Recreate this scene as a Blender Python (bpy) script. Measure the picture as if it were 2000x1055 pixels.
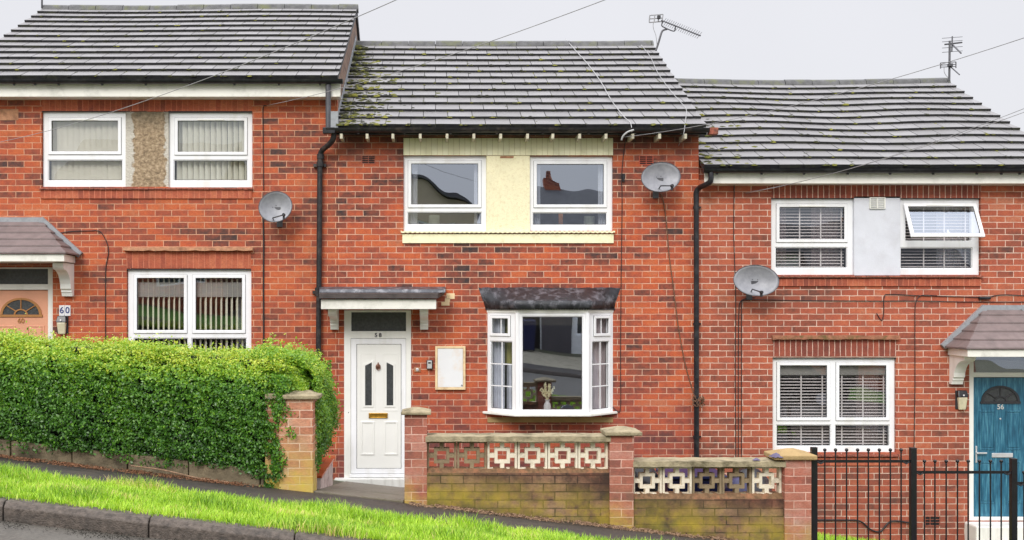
import bpy, math, random
import numpy as np
from mathutils import Vector, Matrix, Euler
random.seed(7); rng = np.random.default_rng(7)
R = math.radians
for o in list(bpy.data.objects): bpy.data.objects.remove(o)
scn = bpy.context.scene

# ------------------------------------------------------------------ camera
CZ = 2.5; CD = 14.5; F = 2073.5; CX = 850.0; YH = 600.0
cam_d = bpy.data.cameras.new('camera'); cam = bpy.data.objects.new('camera', cam_d)
scn.collection.objects.link(cam); scn.camera = cam
cam.location = (0, -CD, CZ); cam.rotation_euler = (R(90), 0, 0)
cam_d.sensor_width = 36; cam_d.lens = F / 2000 * 36
cam_d.shift_x = (1000 - CX) / 2000; cam_d.shift_y = (YH - 527.5) / 2000
cam_d.clip_start = 0.1; cam_d.clip_end = 2000

# ------------------------------------------------------------------ light
SUN_EL, SUN_AZ = 36, 200          # azimuth measured from +Y clockwise; behind the camera
world = bpy.data.worlds.new('World'); scn.world = world; world.use_nodes = True
nt = world.node_tree; nt.nodes.clear()
def N(t, typ, **kw):
    n = t.nodes.new(typ)
    for k, v in kw.items(): setattr(n, k, v)
    return n
sky = N(nt, 'ShaderNodeTexSky', sky_type='NISHITA'); sky.sun_disc = False
sky.sun_elevation = R(SUN_EL); sky.sun_rotation = R(SUN_AZ); sky.dust_density = 4; sky.air_density = 1
bg1 = N(nt, 'ShaderNodeBackground'); bg1.inputs[1].default_value = 0.10
nt.links.new(sky.outputs[0], bg1.inputs[0])
tc = N(nt, 'ShaderNodeTexCoord'); sp = N(nt, 'ShaderNodeSeparateXYZ'); nt.links.new(tc.outputs['Generated'], sp.inputs[0])
mr = N(nt, 'ShaderNodeMapRange'); mr.inputs[1].default_value = 0.28; mr.inputs[2].default_value = 1.0
mr.inputs[3].default_value = 0.735; mr.inputs[4].default_value = 2.5
nt.links.new(sp.outputs[2], mr.inputs[0])
nz = N(nt, 'ShaderNodeTexNoise'); nz.inputs['Scale'].default_value = 1.6; nz.inputs['Detail'].default_value = 5
nt.links.new(tc.outputs['Generated'], nz.inputs[0])
mr2 = N(nt, 'ShaderNodeMapRange'); mr2.inputs[3].default_value = 0.90; mr2.inputs[4].default_value = 1.09
nt.links.new(nz.outputs[0], mr2.inputs[0])
mu = N(nt, 'ShaderNodeMath', operation='MULTIPLY'); nt.links.new(mr.outputs[0], mu.inputs[0]); nt.links.new(mr2.outputs[0], mu.inputs[1])
bg2 = N(nt, 'ShaderNodeBackground'); bg2.inputs[0].default_value = (0.955, 0.955, 1.0, 1)
nt.links.new(mu.outputs[0], bg2.inputs[1])
mx = N(nt, 'ShaderNodeMixShader'); mx.inputs[0].default_value = 0.93
nt.links.new(bg1.outputs[0], mx.inputs[1]); nt.links.new(bg2.outputs[0], mx.inputs[2])
wo = N(nt, 'ShaderNodeOutputWorld'); nt.links.new(mx.outputs[0], wo.inputs[0])
sd = bpy.data.lights.new('sun', 'SUN'); sd.energy = 1.5; sd.angle = R(24); sd.color = (1, 0.965, 0.92)
so = bpy.data.objects.new('sun', sd); scn.collection.objects.link(so)
az = R(SUN_AZ); el = R(SUN_EL)
dvec = Vector((math.sin(az) * math.cos(el), math.cos(az) * math.cos(el), math.sin(el)))
so.rotation_euler = dvec.to_track_quat('Z', 'Y').to_euler(); so.location = dvec * 30
scn.view_settings.view_transform = 'Standard'; scn.view_settings.look = 'None'
scn.view_settings.exposure = 0.28; scn.view_settings.gamma = 1
scn.view_settings.use_curve_mapping = False

# ------------------------------------------------------------------ helpers
def sc(Y): return F / (Y + CD)
def PX(px, Y=0): return (px - CX) / sc(Y)
def PZ(py, Y=0): return CZ - (py - YH) / sc(Y)
OFF = {}
def tag(o, label=None, cat=None, group=None, kind=None):
    if label: o['label'] = label
    if cat: o['category'] = cat
    if group: o['group'] = group
    if kind: o['kind'] = kind
    return o
def thing(name, loc, label, cat, group=None):
    o = bpy.data.objects.new(name, None); scn.collection.objects.link(o)
    o.empty_display_size = 0.1
    o.location = loc; OFF[o] = Vector(loc)
    return tag(o, label, cat, group)
class MB:
    def __init__(s): s.v = []; s.f = []; s.c = []; s.m = []; s.cur = 1.0; s.mi = 0
    def add(s, vs, fs):
        b = len(s.v); s.v += [tuple(v) for v in vs]; s.c += [s.cur] * len(vs)
        s.f += [tuple(b + i for i in f) for f in fs]; s.m += [s.mi] * len(fs); return s
    def box(s, x0, x1, y0, y1, z0, z1):
        return s.add([(x0,y0,z0),(x1,y0,z0),(x1,y1,z0),(x0,y1,z0),(x0,y0,z1),(x1,y0,z1),(x1,y1,z1),(x0,y1,z1)],
            [(0,3,2,1),(4,5,6,7),(0,1,5,4),(1,2,6,5),(2,3,7,6),(3,0,4,7)])
    def hexa(s, p): return s.add(p, [(0,3,2,1),(4,5,6,7),(0,1,5,4),(1,2,6,5),(2,3,7,6),(3,0,4,7)])
    def prism_y(s, poly, y0, y1):      # poly of (x,z) CCW seen from -Y
        n = len(poly); vs = [(x, y0, z) for x, z in poly] + [(x, y1, z) for x, z in poly]
        fs = [tuple(range(n)), tuple(range(2*n-1, n-1, -1))] + [(i, i+n, (i+1)%n+n, (i+1)%n) for i in range(n)]
        return s.add(vs, fs)
    def prism_x(s, poly, x0, x1):      # poly of (y,z)
        n = len(poly); vs = [(x0, y, z) for y, z in poly] + [(x1, y, z) for y, z in poly]
        fs = [tuple(range(n-1, -1, -1)), tuple(range(n, 2*n))] + [(i, (i+1)%n, (i+1)%n+n, i+n) for i in range(n)]
        return s.add(vs, fs)
    def prism_z(s, poly, z0, z1):
        n = len(poly); vs = [(x, y, z0) for x, y in poly] + [(x, y, z1) for x, y in poly]
        fs = [tuple(range(n-1, -1, -1)), tuple(range(n, 2*n))] + [(i, (i+1)%n, (i+1)%n+n, i+n) for i in range(n)]
        return s.add(vs, fs)
    def tube(s, pts, r, n=8, caps=True):
        pts = [Vector(p) for p in pts]; rs = r if isinstance(r, (list, tuple)) else [r]*len(pts)
        vs = []; fs = []; up = None
        for i, p in enumerate(pts):
            d = (pts[min(i+1, len(pts)-1)] - pts[max(i-1, 0)]).normalized()
            if up is None:
                up = Vector((0,0,1)) if abs(d.z) < 0.9 else Vector((1,0,0))
            a = d.cross(up).normalized(); b = a.cross(d).normalized(); up = b
            for k in range(n):
                t = 2*math.pi*k/n; vs.append(p + a*math.cos(t)*rs[i] + b*math.sin(t)*rs[i])
        for i in range(len(pts)-1):
            for k in range(n):
                k2 = (k+1) % n; fs.append((i*n+k, i*n+k2, (i+1)*n+k2, (i+1)*n+k))
        if caps: fs.append(tuple(range(n-1, -1, -1))); fs.append(tuple(range((len(pts)-1)*n, len(pts)*n)))
        return s.add(vs, fs)
    def lathe(s, prof, c, n=16, axis='z'):   # prof (r,h)
        vs = []; fs = []
        for r, h in prof:
            for k in range(n):
                t = 2*math.pi*k/n; a, b = r*math.cos(t), r*math.sin(t)
                vs.append((c[0]+a, c[1]+b, c[2]+h) if axis == 'z' else (c[0]+a, c[1]-h, c[2]+b))
        for i in range(len(prof)-1):
            for k in range(n):
                k2 = (k+1) % n; fs.append((i*n+k, i*n+k2, (i+1)*n+k2, (i+1)*n+k))
        fs.append(tuple(range(n-1, -1, -1))); fs.append(tuple(range((len(prof)-1)*n, len(prof)*n)))
        return s.add(vs, fs)
    def ball(s, c, r, n=10):
        m = n//2; return s.lathe([(max(r*math.sin(math.pi*i/m), r*0.02), -r*math.cos(math.pi*i/m)) for i in range(m+1)], c, n)
    def plate(s, rect, holes, y0, y1, mp=None):   # rect/holes = (x0,x1,z0,z1); solid plate with openings
        xs = sorted({rect[0], rect[1]} | {h[i] for h in holes for i in (0, 1)})
        zs = sorted({rect[2], rect[3]} | {h[i] for h in holes for i in (2, 3)})
        xs = [x for x in xs if rect[0]-1e-6 <= x <= rect[1]+1e-6]; zs = [z for z in zs if rect[2]-1e-6 <= z <= rect[3]+1e-6]
        nx, nz_ = len(xs)-1, len(zs)-1
        def solid(i, j):
            if i < 0 or j < 0 or i >= nx or j >= nz_: return False
            cx, cz = (xs[i]+xs[i+1])/2, (zs[j]+zs[j+1])/2
            return not any(h[0] < cx < h[1] and h[2] < cz < h[3] for h in holes)
        M = mp or (lambda u, y, z: (u, y, z))
        idx = {}; vs = []
        def V(i, j, k):
            if (i, j, k) not in idx:
                idx[(i, j, k)] = len(vs); vs.append(M(xs[i], (y0, y1)[k], zs[j]))
            return idx[(i, j, k)]
        fs = []
        for i in range(nx):
            for j in range(nz_):
                if not solid(i, j): continue
                fs.append((V(i,j,0), V(i+1,j,0), V(i+1,j+1,0), V(i,j+1,0)))
                fs.append((V(i,j,1), V(i,j+1,1), V(i+1,j+1,1), V(i+1,j,1)))
                if not solid(i-1, j): fs.append((V(i,j,0), V(i,j+1,0), V(i,j+1,1), V(i,j,1)))
                if not solid(i+1, j): fs.append((V(i+1,j,0), V(i+1,j,1), V(i+1,j+1,1), V(i+1,j+1,0)))
                if not solid(i, j-1): fs.append((V(i,j,0), V(i,j,1), V(i+1,j,1), V(i+1,j,0)))
                if not solid(i, j+1): fs.append((V(i,j+1,0), V(i+1,j+1,0), V(i+1,j+1,1), V(i,j+1,1)))
        return s.add(vs, fs)
    def xform(s, M, start=0):
        for i in range(start, len(s.v)): s.v[i] = tuple(M @ Vector(s.v[i]))
        return s
    def build(s, name, mats, parent=None, bevel=0, smooth=False, origin=None):
        if not isinstance(mats, (list, tuple)): mats = [mats]
        if parent is not None: off = OFF[parent]
        elif origin is not None: off = Vector(origin)
        else: off = Vector((0, 0, 0))
        me = bpy.data.meshes.new(name)
        me.from_pydata([(v[0]-off.x, v[1]-off.y, v[2]-off.z) for v in s.v], [], s.f)
        for m in mats: me.materials.append(m)
        if len(mats) > 1: me.polygons.foreach_set('material_index', s.m)
        if any(c != 1.0 for c in s.c):
            a = me.attributes.new('var', 'FLOAT', 'POINT'); a.data.foreach_set('value', s.c)
        me.update()
        o = bpy.data.objects.new(name, me); scn.collection.objects.link(o)
        if parent is not None: o.parent = parent
        else: o.location = off
        OFF[o] = off
        if smooth:
            me.polygons.foreach_set('use_smooth', [True]*len(me.polygons))
            if smooth != 'all':
                try: me.set_sharp_from_angle(angle=R(40))
                except Exception: pass
        if bevel:
            b = o.modifiers.new('bevel', 'BEVEL'); b.width = bevel; b.segments = 2; b.limit_method = 'ANGLE'; b.angle_limit = R(40)
        return o
def np_mesh(name, verts, faces, mat, origin=(0,0,0), parent=None, var=None, nper=4):
    off = OFF[parent] if parent is not None else Vector(origin)
    me = bpy.data.meshes.new(name); nv = len(verts); nf = len(faces)
    me.vertices.add(nv); me.vertices.foreach_set('co', (verts - np.array(off)).astype(np.float32).ravel())
    me.loops.add(nf*nper); me.loops.foreach_set('vertex_index', faces.astype(np.int32).ravel())
    me.polygons.add(nf); me.polygons.foreach_set('loop_start', np.arange(0, nf*nper, nper, dtype=np.int32))
    me.update(calc_edges=True); me.validate()
    me.materials.append(mat)
    if var is not None:
        a = me.attributes.new('var', 'FLOAT', 'POINT'); a.data.foreach_set('value', var.astype(np.float32))
    o = bpy.data.objects.new(name, me); scn.collection.objects.link(o)
    if parent is not None: o.parent = parent
    else: o.location = off
    OFF[o] = off
    return o
def copy_obj(o, parent, loc):
    c = o.copy(); scn.collection.objects.link(c); c.parent = parent; c.location = loc; OFF[c] = OFF[o]
    return c
def text_mesh(txt, size, depth, name, mat, parent, loc, bold=0.0):
    cu = bpy.data.curves.new('txt', 'FONT'); cu.body = txt; cu.size = size; cu.extrude = depth; cu.offset = bold
    cu.align_x = 'CENTER'; cu.align_y = 'CENTER'
    t = bpy.data.objects.new('txt', cu); scn.collection.objects.link(t)
    dg = bpy.context.evaluated_depsgraph_get(); me = bpy.data.meshes.new_from_object(t.evaluated_get(dg))
    bpy.data.objects.remove(t)
    me.transform(Matrix.Translation(Vector(loc) - OFF[parent]) @ Matrix.Rotation(R(90), 4, 'X'))
    me.materials.clear(); me.materials.append(mat); me.name = name
    o = bpy.data.objects.new(name, me); scn.collection.objects.link(o); o.parent = parent; OFF[o] = OFF[parent]
    return o

# ------------------------------------------------------------------ materials
def srgb(r, g, b):
    f = lambda c: (c/255/12.92) if c/255 <= 0.04045 else ((c/255+0.055)/1.055)**2.4
    return (f(r), f(g), f(b), 1)
def new_mat(name):
    m = bpy.data.materials.new(name); m.use_nodes = True; t = m.node_tree
    return m, t, t.nodes['Principled BSDF']
def pos(t): return N(t, 'ShaderNodeNewGeometry').outputs['Position']
def noise(t, scale, detail=4, vec=None, rough=0.55):
    n = N(t, 'ShaderNodeTexNoise'); n.inputs['Scale'].default_value = scale; n.inputs['Detail'].default_value = detail
    n.inputs['Roughness'].default_value = rough
    t.links.new(vec or pos(t), n.inputs['Vector']); return n.outputs['Fac']
def ramp(t, fac, stops, interp='LINEAR'):
    r = N(t, 'ShaderNodeValToRGB'); r.color_ramp.interpolation = interp; e = r.color_ramp.elements
    while len(e) < len(stops): e.new(0.5)
    for i, (p, c) in enumerate(stops): e[i].position = p; e[i].color = c if len(c) == 4 else (*c, 1)
    t.links.new(fac, r.inputs[0]); return r.outputs[0]
def mixc(t, fac, a, b, mode='MIX'):
    n = N(t, 'ShaderNodeMix', data_type='RGBA', blend_type=mode)
    for sock, v in ((n.inputs[0], fac), (n.inputs[6], a), (n.inputs[7], b)):
        if hasattr(v, 'is_output'): t.links.new(v, sock)
        else: sock.default_value = v
    return n.outputs[2]
def mathn(t, op, a, b=None, clamp=False):
    n = N(t, 'ShaderNodeMath', operation=op); n.use_clamp = clamp
    for sock, v in ((n.inputs[0], a), (n.inputs[1], b)):
        if v is None: continue
        if hasattr(v, 'is_output'): t.links.new(v, sock)
        else: sock.default_value = v
    return n.outputs[0]
def maprange(t, v, a, b, c=0, d=1):
    n = N(t, 'ShaderNodeMapRange'); n.inputs[1].default_value = a; n.inputs[2].default_value = b
    n.inputs[3].default_value = c; n.inputs[4].default_value = d; t.links.new(v, n.inputs[0]); return n.outputs[0]
def bump(t, p, h, strength, dist=0.01):
    b = N(t, 'ShaderNodeBump'); b.inputs['Strength'].default_value = strength; b.inputs['Distance'].default_value = dist
    t.links.new(h, b.inputs['Height']); t.links.new(b.outputs[0], p.inputs['Normal']); return b
def simple(name, col, rough=0.6, amt=0.15, scale=8, metal=0, bmp=0, bscale=60, dirt=None, dirt_amt=0.0, dirt_scale=3, spec=0.5, streak=False):
    m, t, p = new_mat(name); c = col if len(col) == 4 else (*col, 1)
    n = noise(t, scale, 6)
    lo = tuple(max(0, x*(1-amt)) for x in c[:3]) + (1,); hi = tuple(min(1, x*(1+amt)) for x in c[:3]) + (1,)
    out = ramp(t, n, [(0.3, lo), (0.7, hi)])
    if dirt:
        v = pos(t)
        if streak:
            mp = N(t, 'ShaderNodeMapping'); mp.inputs['Scale'].default_value = (1, 1, 0.12); t.links.new(v, mp.inputs[0]); v = mp.outputs[0]
        dn = noise(t, dirt_scale, 8, v, 0.65)
        out = mixc(t, mathn(t, 'MULTIPLY', maprange(t, dn, 0.5, 0.68), dirt_amt), out, dirt)
    t.links.new(out, p.inputs['Base Color']); p.inputs['Roughness'].default_value = rough
    p.inputs['Metallic'].default_value = metal; p.inputs['Specular IOR Level'].default_value = spec
    if bmp: bump(t, p, noise(t, bscale, 5), bmp, 0.01)
    return m
def brick(name, stops, mortar, w=0.224, h=0.0836, ms=0.0055, soldier=False, soot=None, algae=None, off=(0, 0), low=None, dark_amt=0.35, mort_soot=0.0):
    m, t, p = new_mat(name)
    g = pos(t); s = N(t, 'ShaderNodeSeparateXYZ'); t.links.new(g, s.inputs[0])
    u = mathn(t, 'ADD', s.outputs[0], s.outputs[1]); u = mathn(t, 'ADD', u, 40.0 + off[0]); z = mathn(t, 'ADD', s.outputs[2], 20.0 + off[1])
    # slight waviness of the joints
    wn = maprange(t, noise(t, 9, 3), 0, 1, -0.006, 0.006)
    c = N(t, 'ShaderNodeCombineXYZ')
    if soldier:
        c.inputs[0].default_value = 0.5*10; t.links.new(mathn(t, 'ADD', u, wn), c.inputs[1])
    else:
        t.links.new(mathn(t, 'ADD', u, wn), c.inputs[0]); t.links.new(mathn(t, 'ADD', z, wn), c.inputs[1])
    b = N(t, 'ShaderNodeTexBrick'); t.links.new(c.outputs[0], b.inputs['Vector'])
    b.offset = 0.0 if soldier else 0.5; b.inputs['Scale'].default_value = 1
    b.inputs['Brick Width'].default_value = 10.0 if soldier else w
    b.inputs['Row Height'].default_value = 0.0755 if soldier else h
    b.inputs['Mortar Size'].default_value = ms; b.inputs['Mortar Smooth'].default_value = 0.25; b.inputs['Bias'].default_value = 0
    b.inputs['Color1'].default_value = (0, 0, 0, 1); b.inputs['Color2'].default_value = (1, 1, 1, 1); b.inputs['Mortar'].default_value = (0.5, 0.5, 0.5, 1)
    rnd = b.outputs['Color']
    mpb = N(t, 'ShaderNodeMapping'); mpb.inputs['Scale'].default_value = (.55, .55, 1.7); t.links.new(g, mpb.inputs[0])
    big = noise(t, 1.3, 5, mpb.outputs[0])
    val = mathn(t, 'ADD', mathn(t, 'MULTIPLY', rnd, 0.52), mathn(t, 'MULTIPLY', mathn(t, 'SUBTRACT', big, 0.5), 1.7))
    val = mathn(t, 'ADD', val, mathn(t, 'MULTIPLY', mathn(t, 'SUBTRACT', noise(t, 13, 6), 0.5), 0.75))
    val = mathn(t, 'ADD', val, 0.27, True)
    col = ramp(t, val, stops)
    mp = N(t, 'ShaderNodeMapping'); mp.inputs['Scale'].default_value = (1, 1, 2.4); t.links.new(g, mp.inputs[0])
    fine = noise(t, 38, 6, mp.outputs[0], 0.7)
    painted = name.startswith('cream')
    if not painted: col = mixc(t, 1.0, col, ramp(t, fine, [(0.28, (0.56, 0.57, 0.58)), (0.55, (.91, .95, .97)), (0.8, (1.12, 1.15, 1.15))]), 'MULTIPLY')
    blot = noise(t, 2.1, 6, None, 0.7)
    if not painted: col = mixc(t, mathn(t, 'MULTIPLY', maprange(t, blot, 0.52, 0.72), 0.45), col, (0.13, 0.07, 0.055, 1))
    hs = N(t, 'ShaderNodeHueSaturation'); hs.inputs['Saturation'].default_value = 0.98; hs.inputs['Hue'].default_value = 0.5 if painted else 0.506; hs.inputs['Value'].default_value = 0.93; t.links.new(col, hs.inputs['Color']); col = hs.outputs[0]
    mn = noise(t, 5, 4)
    mcol = mixc(t, maprange(t, mn, 0.4, 0.7, 0, 0.6), mortar, tuple(x*0.62 for x in mortar[:3])+(1,))
    mf = mathn(t, 'MULTIPLY', b.outputs['Fac'], maprange(t, noise(t, 7, 5), 0.35, 0.6, 0.5, 1.0))
    col = mixc(t, mf, col, mcol)
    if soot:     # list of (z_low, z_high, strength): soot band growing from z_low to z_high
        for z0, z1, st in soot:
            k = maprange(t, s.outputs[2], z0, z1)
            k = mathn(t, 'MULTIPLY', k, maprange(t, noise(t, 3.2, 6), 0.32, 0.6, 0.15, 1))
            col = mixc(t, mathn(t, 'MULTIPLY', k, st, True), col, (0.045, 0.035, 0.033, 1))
    if low:
        k = maprange(t, s.outputs[2], 1.7, 0.7)
        k = mathn(t, 'MULTIPLY', k, maprange(t, noise(t, 1.7, 6), 0.3, 0.6, 0.3, 1))
        col = mixc(t, mathn(t, 'MULTIPLY', k, .42, True), col, low)
    if algae:    # (color, zmask lo, zmask hi, strength)
        for ac, z0, z1, st, scl in algae:
            # ground falls to the right: follow the slope of the street
            zz = mathn(t, 'ADD', s.outputs[2], mathn(t, 'MULTIPLY', s.outputs[0], 0.115))
            k = maprange(t, zz, z0, z1)
            k = mathn(t, 'MULTIPLY', k, maprange(t, noise(t, scl, 7, None, 0.65), 0.36, 0.60))
            col = mixc(t, mathn(t, 'MULTIPLY', k, st, True), col, ac)
    t.links.new(col, p.inputs['Base Color']); p.inputs['Roughness'].default_value = 0.85
    hgt = mathn(t, 'ADD', mathn(t, 'MULTIPLY', b.outputs['Fac'], -1.0), mathn(t, 'MULTIPLY', fine, 0.6))
    bump(t, p, hgt, 0.55, 0.008)
    return m
RED = [(0.0, srgb(78, 58, 56)), (0.14, srgb(112, 66, 58)), (0.30, srgb(152, 72, 56)), (0.48, srgb(182, 80, 58)), (0.64, srgb(204, 86, 54)), (0.82, srgb(216, 98, 56)), (1.0, srgb(212, 116, 80))]
RED58 = [(0.0, srgb(66, 54, 54)), (0.14, srgb(100, 62, 56)), (0.30, srgb(148, 70, 56)), (0.46, srgb(178, 78, 58)), (0.64, srgb(204, 84, 54)), (0.82, srgb(218, 96, 54)), (1.0, srgb(212, 114, 80))]
RED56 = [(0.0, srgb(106, 66, 60)), (0.14, srgb(138, 74, 60)), (0.32, srgb(168, 80, 62)), (0.6, srgb(192, 88, 66)), (0.85, srgb(206, 100, 70)), (1.0, srgb(208, 122, 94))]
MORT = srgb(228, 186, 160)
M = {}
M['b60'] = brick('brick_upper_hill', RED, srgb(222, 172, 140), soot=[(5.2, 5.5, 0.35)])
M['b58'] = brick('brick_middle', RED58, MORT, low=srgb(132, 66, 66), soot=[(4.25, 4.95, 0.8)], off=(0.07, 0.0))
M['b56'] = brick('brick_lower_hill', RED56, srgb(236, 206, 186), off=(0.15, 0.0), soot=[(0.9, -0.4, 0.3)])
M['s60'] = brick('soldier_brick', [(0, srgb(150, 70, 58)), (0.5, srgb(196, 90, 66)), (1, srgb(220, 118, 84))], srgb(214, 130, 100), soldier=True)
M['s56'] = brick('soldier_brick_lower', [(0, srgb(130, 62, 54)), (0.5, srgb(160, 74, 60)), (1, srgb(196, 92, 70))], srgb(240, 205, 186), soldier=True)
M['scream'] = brick('cream_painted_soldier', [(0, srgb(252, 246, 204)), (1, srgb(255, 252, 218))], srgb(206, 196, 146), soldier=True, ms=0.003)
ALG = [(srgb(120, 62, 44), .86, 1.0, 0.8, 1.2), (srgb(184, 162, 46), 0.95, 0.66, 0.78, 4.5), (srgb(96, 98, 48), 0.95, 0.5, 0.7, 6), (srgb(40, 34, 28), 0.65, 1.02, 0.85, 5.5), (srgb(46, 42, 30), 0.66, 0.45, 0.9, 4)]
M['gbrick'] = brick('garden_wall_brick', [(0, srgb(84, 62, 50)), (0.5, srgb(146, 104, 80)), (1, srgb(190, 146, 112))], srgb(52, 44, 34), h=0.0805, ms=0.006, algae=ALG)
M['pier'] = brick('pier_brick', [(0, srgb(140, 84, 74)), (0.35, srgb(186, 98, 82)), (0.55, srgb(200, 116, 98)), (0.75, srgb(206, 138, 122)), (1, srgb(206, 164, 152))], srgb(226, 186, 168), h=0.0805, w=0.225,
    ms=0.005, algae=[(srgb(196, 182, 60), 0.85, 0.5, 0.9, 3.0), (srgb(140, 120, 90), 1.2, 0.9, 0.3, 4)])
M['pierL'] = brick('hedge_pier_brick', [(0, srgb(172, 96, 78)), (0.4, srgb(216, 134, 104)), (0.7, srgb(226, 158, 128)), (1, srgb(226, 178, 150))], srgb(236, 208, 184), h=0.0805, w=0.225,
    ms=0.005, algae=[(srgb(204, 186, 60), .98, 0.62, 0.95, 2.4), (srgb(190, 170, 100), 1.2, 0.8, 0.55, 3)])
M['upvc'] = simple('white_upvc', (0.92, 0.93, 0.95), 0.28, 0.03, 3, dirt=(0.66, 0.64, 0.56, 1), dirt_amt=0.4, dirt_scale=4, streak=True)
M['upvc2'] = simple('cream_upvc', (0.90, 0.90, 0.85), 0.32, 0.04, 3, dirt=(0.5, 0.5, 0.42, 1), dirt_amt=0.35, dirt_scale=4, streak=True)
M['white_paint'] = simple('weathered_white_paint', (0.84, 0.84, 0.80), 0.5, 0.06, 5, bmp=0.1, dirt=(0.35, 0.33, 0.28, 1), dirt_amt=0.5, dirt_scale=5, streak=True)
M['fascia'] = simple('fascia_board', (0.90, 0.89, 0.82), 0.4, 0.04, 2, dirt=(0.42, 0.42, 0.36, 1), dirt_amt=0.45, dirt_scale=4)
M['gasket'] = simple('dark_gasket', (0.03, 0.03, 0.035), 0.6, 0.1)
M['black'] = simple('black_plastic', (0.012, 0.013, 0.017), 0.32, 0.3, 10, bmp=0.05, dirt=(0.10, 0.10, 0.10, 1), dirt_amt=0.3, dirt_scale=7)
M['blackold'] = simple('black_painted_iron', (0.014, 0.014, 0.016), 0.45, 0.3, 10, bmp=0.4, bscale=30, dirt=(0.09, 0.07, 0.06, 1), dirt_amt=0.7, dirt_scale=9)
M['iron'] = simple('black_iron', (0.008, 0.008, 0.01), 0.4, 0.3, 10, bmp=0.1)
M['lead'] = simple('grey_lead', (0.07, 0.075, 0.09), 0.42, 0.35, 6, bmp=0.5, bscale=14, dirt=(0.42, 0.42, 0.45, 1), dirt_amt=0.6, dirt_scale=9, metal=0.2)
M['leadlight'] = simple('pale_lead', (0.32, 0.34, 0.36), 0.5, 0.25, 8, bmp=0.4, bscale=20, dirt=(0.12, 0.12, 0.13, 1), dirt_amt=0.6, dirt_scale=8)
M['leaddark'] = simple('bay_lead', (0.03, 0.032, 0.038), 0.5, 0.5, 6, bmp=0.9, bscale=11, dirt=(0.20, 0.20, 0.225, 1), dirt_amt=0.8, dirt_scale=9)
M['cream'] = simple('cream_masonry_paint', srgb(250, 244, 206), 0.75, 0.04, 6, bmp=0.35, bscale=60, dirt=srgb(170, 160, 110), dirt_amt=0.3, dirt_scale=8)
M['stone'] = simple('sandstone_ledge', srgb(178, 130, 98), 0.85, 0.3, 14, bmp=0.8, bscale=30, dirt=srgb(120, 80, 60), dirt_amt=0.6, dirt_scale=9)
M['mossstone'] = simple('mossy_ledge', srgb(150, 100, 74), 0.85, 0.3, 14, bmp=0.8, bscale=30, dirt=srgb(92, 84, 40), dirt_amt=0.9, dirt_scale=9)
M['moundbrown'] = simple('dirty_mortar', srgb(120, 92, 66), 0.95, 0.4, 30, bmp=0.8, bscale=60, dirt=srgb(176, 116, 84), dirt_amt=0.7, dirt_scale=9)
M['foot'] = simple('dirty_cream_paint', srgb(196, 190, 168), 0.7, 0.2, 30)
M['clay'] = simple('clay_sill_tile', srgb(150, 84, 66), 0.8, 0.4, 25, bmp=0.8, bscale=40, dirt=srgb(70, 60, 50), dirt_amt=0.7, dirt_scale=12)
M['darktile'] = simple('dark_canopy_tile', srgb(74, 66, 64), 0.7, 0.3, 9, bmp=0.4)
M['dtile'] = simple('canopy_tile', srgb(126, 112, 110), 0.6, 0.14, 9, bmp=0.3, bscale=60, dirt=srgb(98, 88, 86), dirt_amt=0.5, dirt_scale=4)
M['gable60'] = brick('weathered_gable_brick', [(0, srgb(96, 76, 66)), (.5, srgb(140, 104, 88)), (1, srgb(168, 132, 112))], srgb(150, 140, 128))
M['airbrick'] = simple('terracotta', srgb(190, 92, 70), 0.8, 0.15, 12)
M['dark'] = simple('dark_hole', (0.012, 0.010, 0.010), 0.9, 0.2)
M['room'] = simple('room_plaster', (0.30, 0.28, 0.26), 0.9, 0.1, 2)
M['concrete'] = simple('concrete', srgb(168, 160, 140), 0.85, 0.2, 7, bmp=0.6, bscale=60, dirt=srgb(96, 92, 66), dirt_amt=0.7, dirt_scale=4)
M['coping'] = simple('coping_concrete', srgb(158, 146, 118), 0.9, 0.25, 12, bmp=0.8, bscale=50, dirt=srgb(74, 68, 46), dirt_amt=0.8, dirt_scale=5)
M['edging'] = simple('muddy_edging_stone', srgb(120, 108, 86), 0.9, 0.35, 9, bmp=0.9, bscale=50, dirt=srgb(62, 54, 40), dirt_amt=0.9, dirt_scale=3)
M['cap_tan'] = simple('tan_cap_stone', srgb(168, 142, 98), 0.9, 0.2, 10, bmp=0.6, bscale=50, dirt=srgb(112, 92, 50), dirt_amt=0.6, dirt_scale=5)
M['tilered'] = simple('red_quarry_tile', srgb(176, 82, 40), 0.35, 0.2, 9, bmp=0.1)
M['peel'] = simple('peeling_white_brick', srgb(206, 190, 184), 0.85, 0.12, 10, bmp=0.5, bscale=30, dirt=srgb(110, 64, 56), dirt_amt=1.0, dirt_scale=8)
M['asphalt'] = simple('asphalt', (0.10, 0.09, 0.075), 0.55, 0.45, 50, bmp=0.6, bscale=160, dirt=(0.14, 0.13, 0.11, 1), dirt_amt=0.7, dirt_scale=3)
M['pave'] = simple('dark_tarmac', (0.036, 0.029, 0.024), 0.6, 0.5, 20, bmp=0.7, bscale=120, dirt=(0.09, 0.065, 0.045, 1), dirt_amt=0.6, dirt_scale=3)
M['kerb'] = simple('kerb_concrete', (0.105, 0.085, 0.07), 0.7, 0.5, 30, bmp=1.0, bscale=90, dirt=(0.05, 0.045, 0.04, 1), dirt_amt=0.75, dirt_scale=5)
M['soil'] = simple('soil', (0.09, 0.065, 0.04), 0.95, 0.4, 12, bmp=1.0, bscale=50)
M['garden'] = simple('garden_ground', (0.11, 0.10, 0.07), 0.95, 0.4, 6, bmp=0.8, bscale=40, dirt=(0.08, 0.13, 0.03, 1), dirt_amt=0.7, dirt_scale=2)
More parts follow.
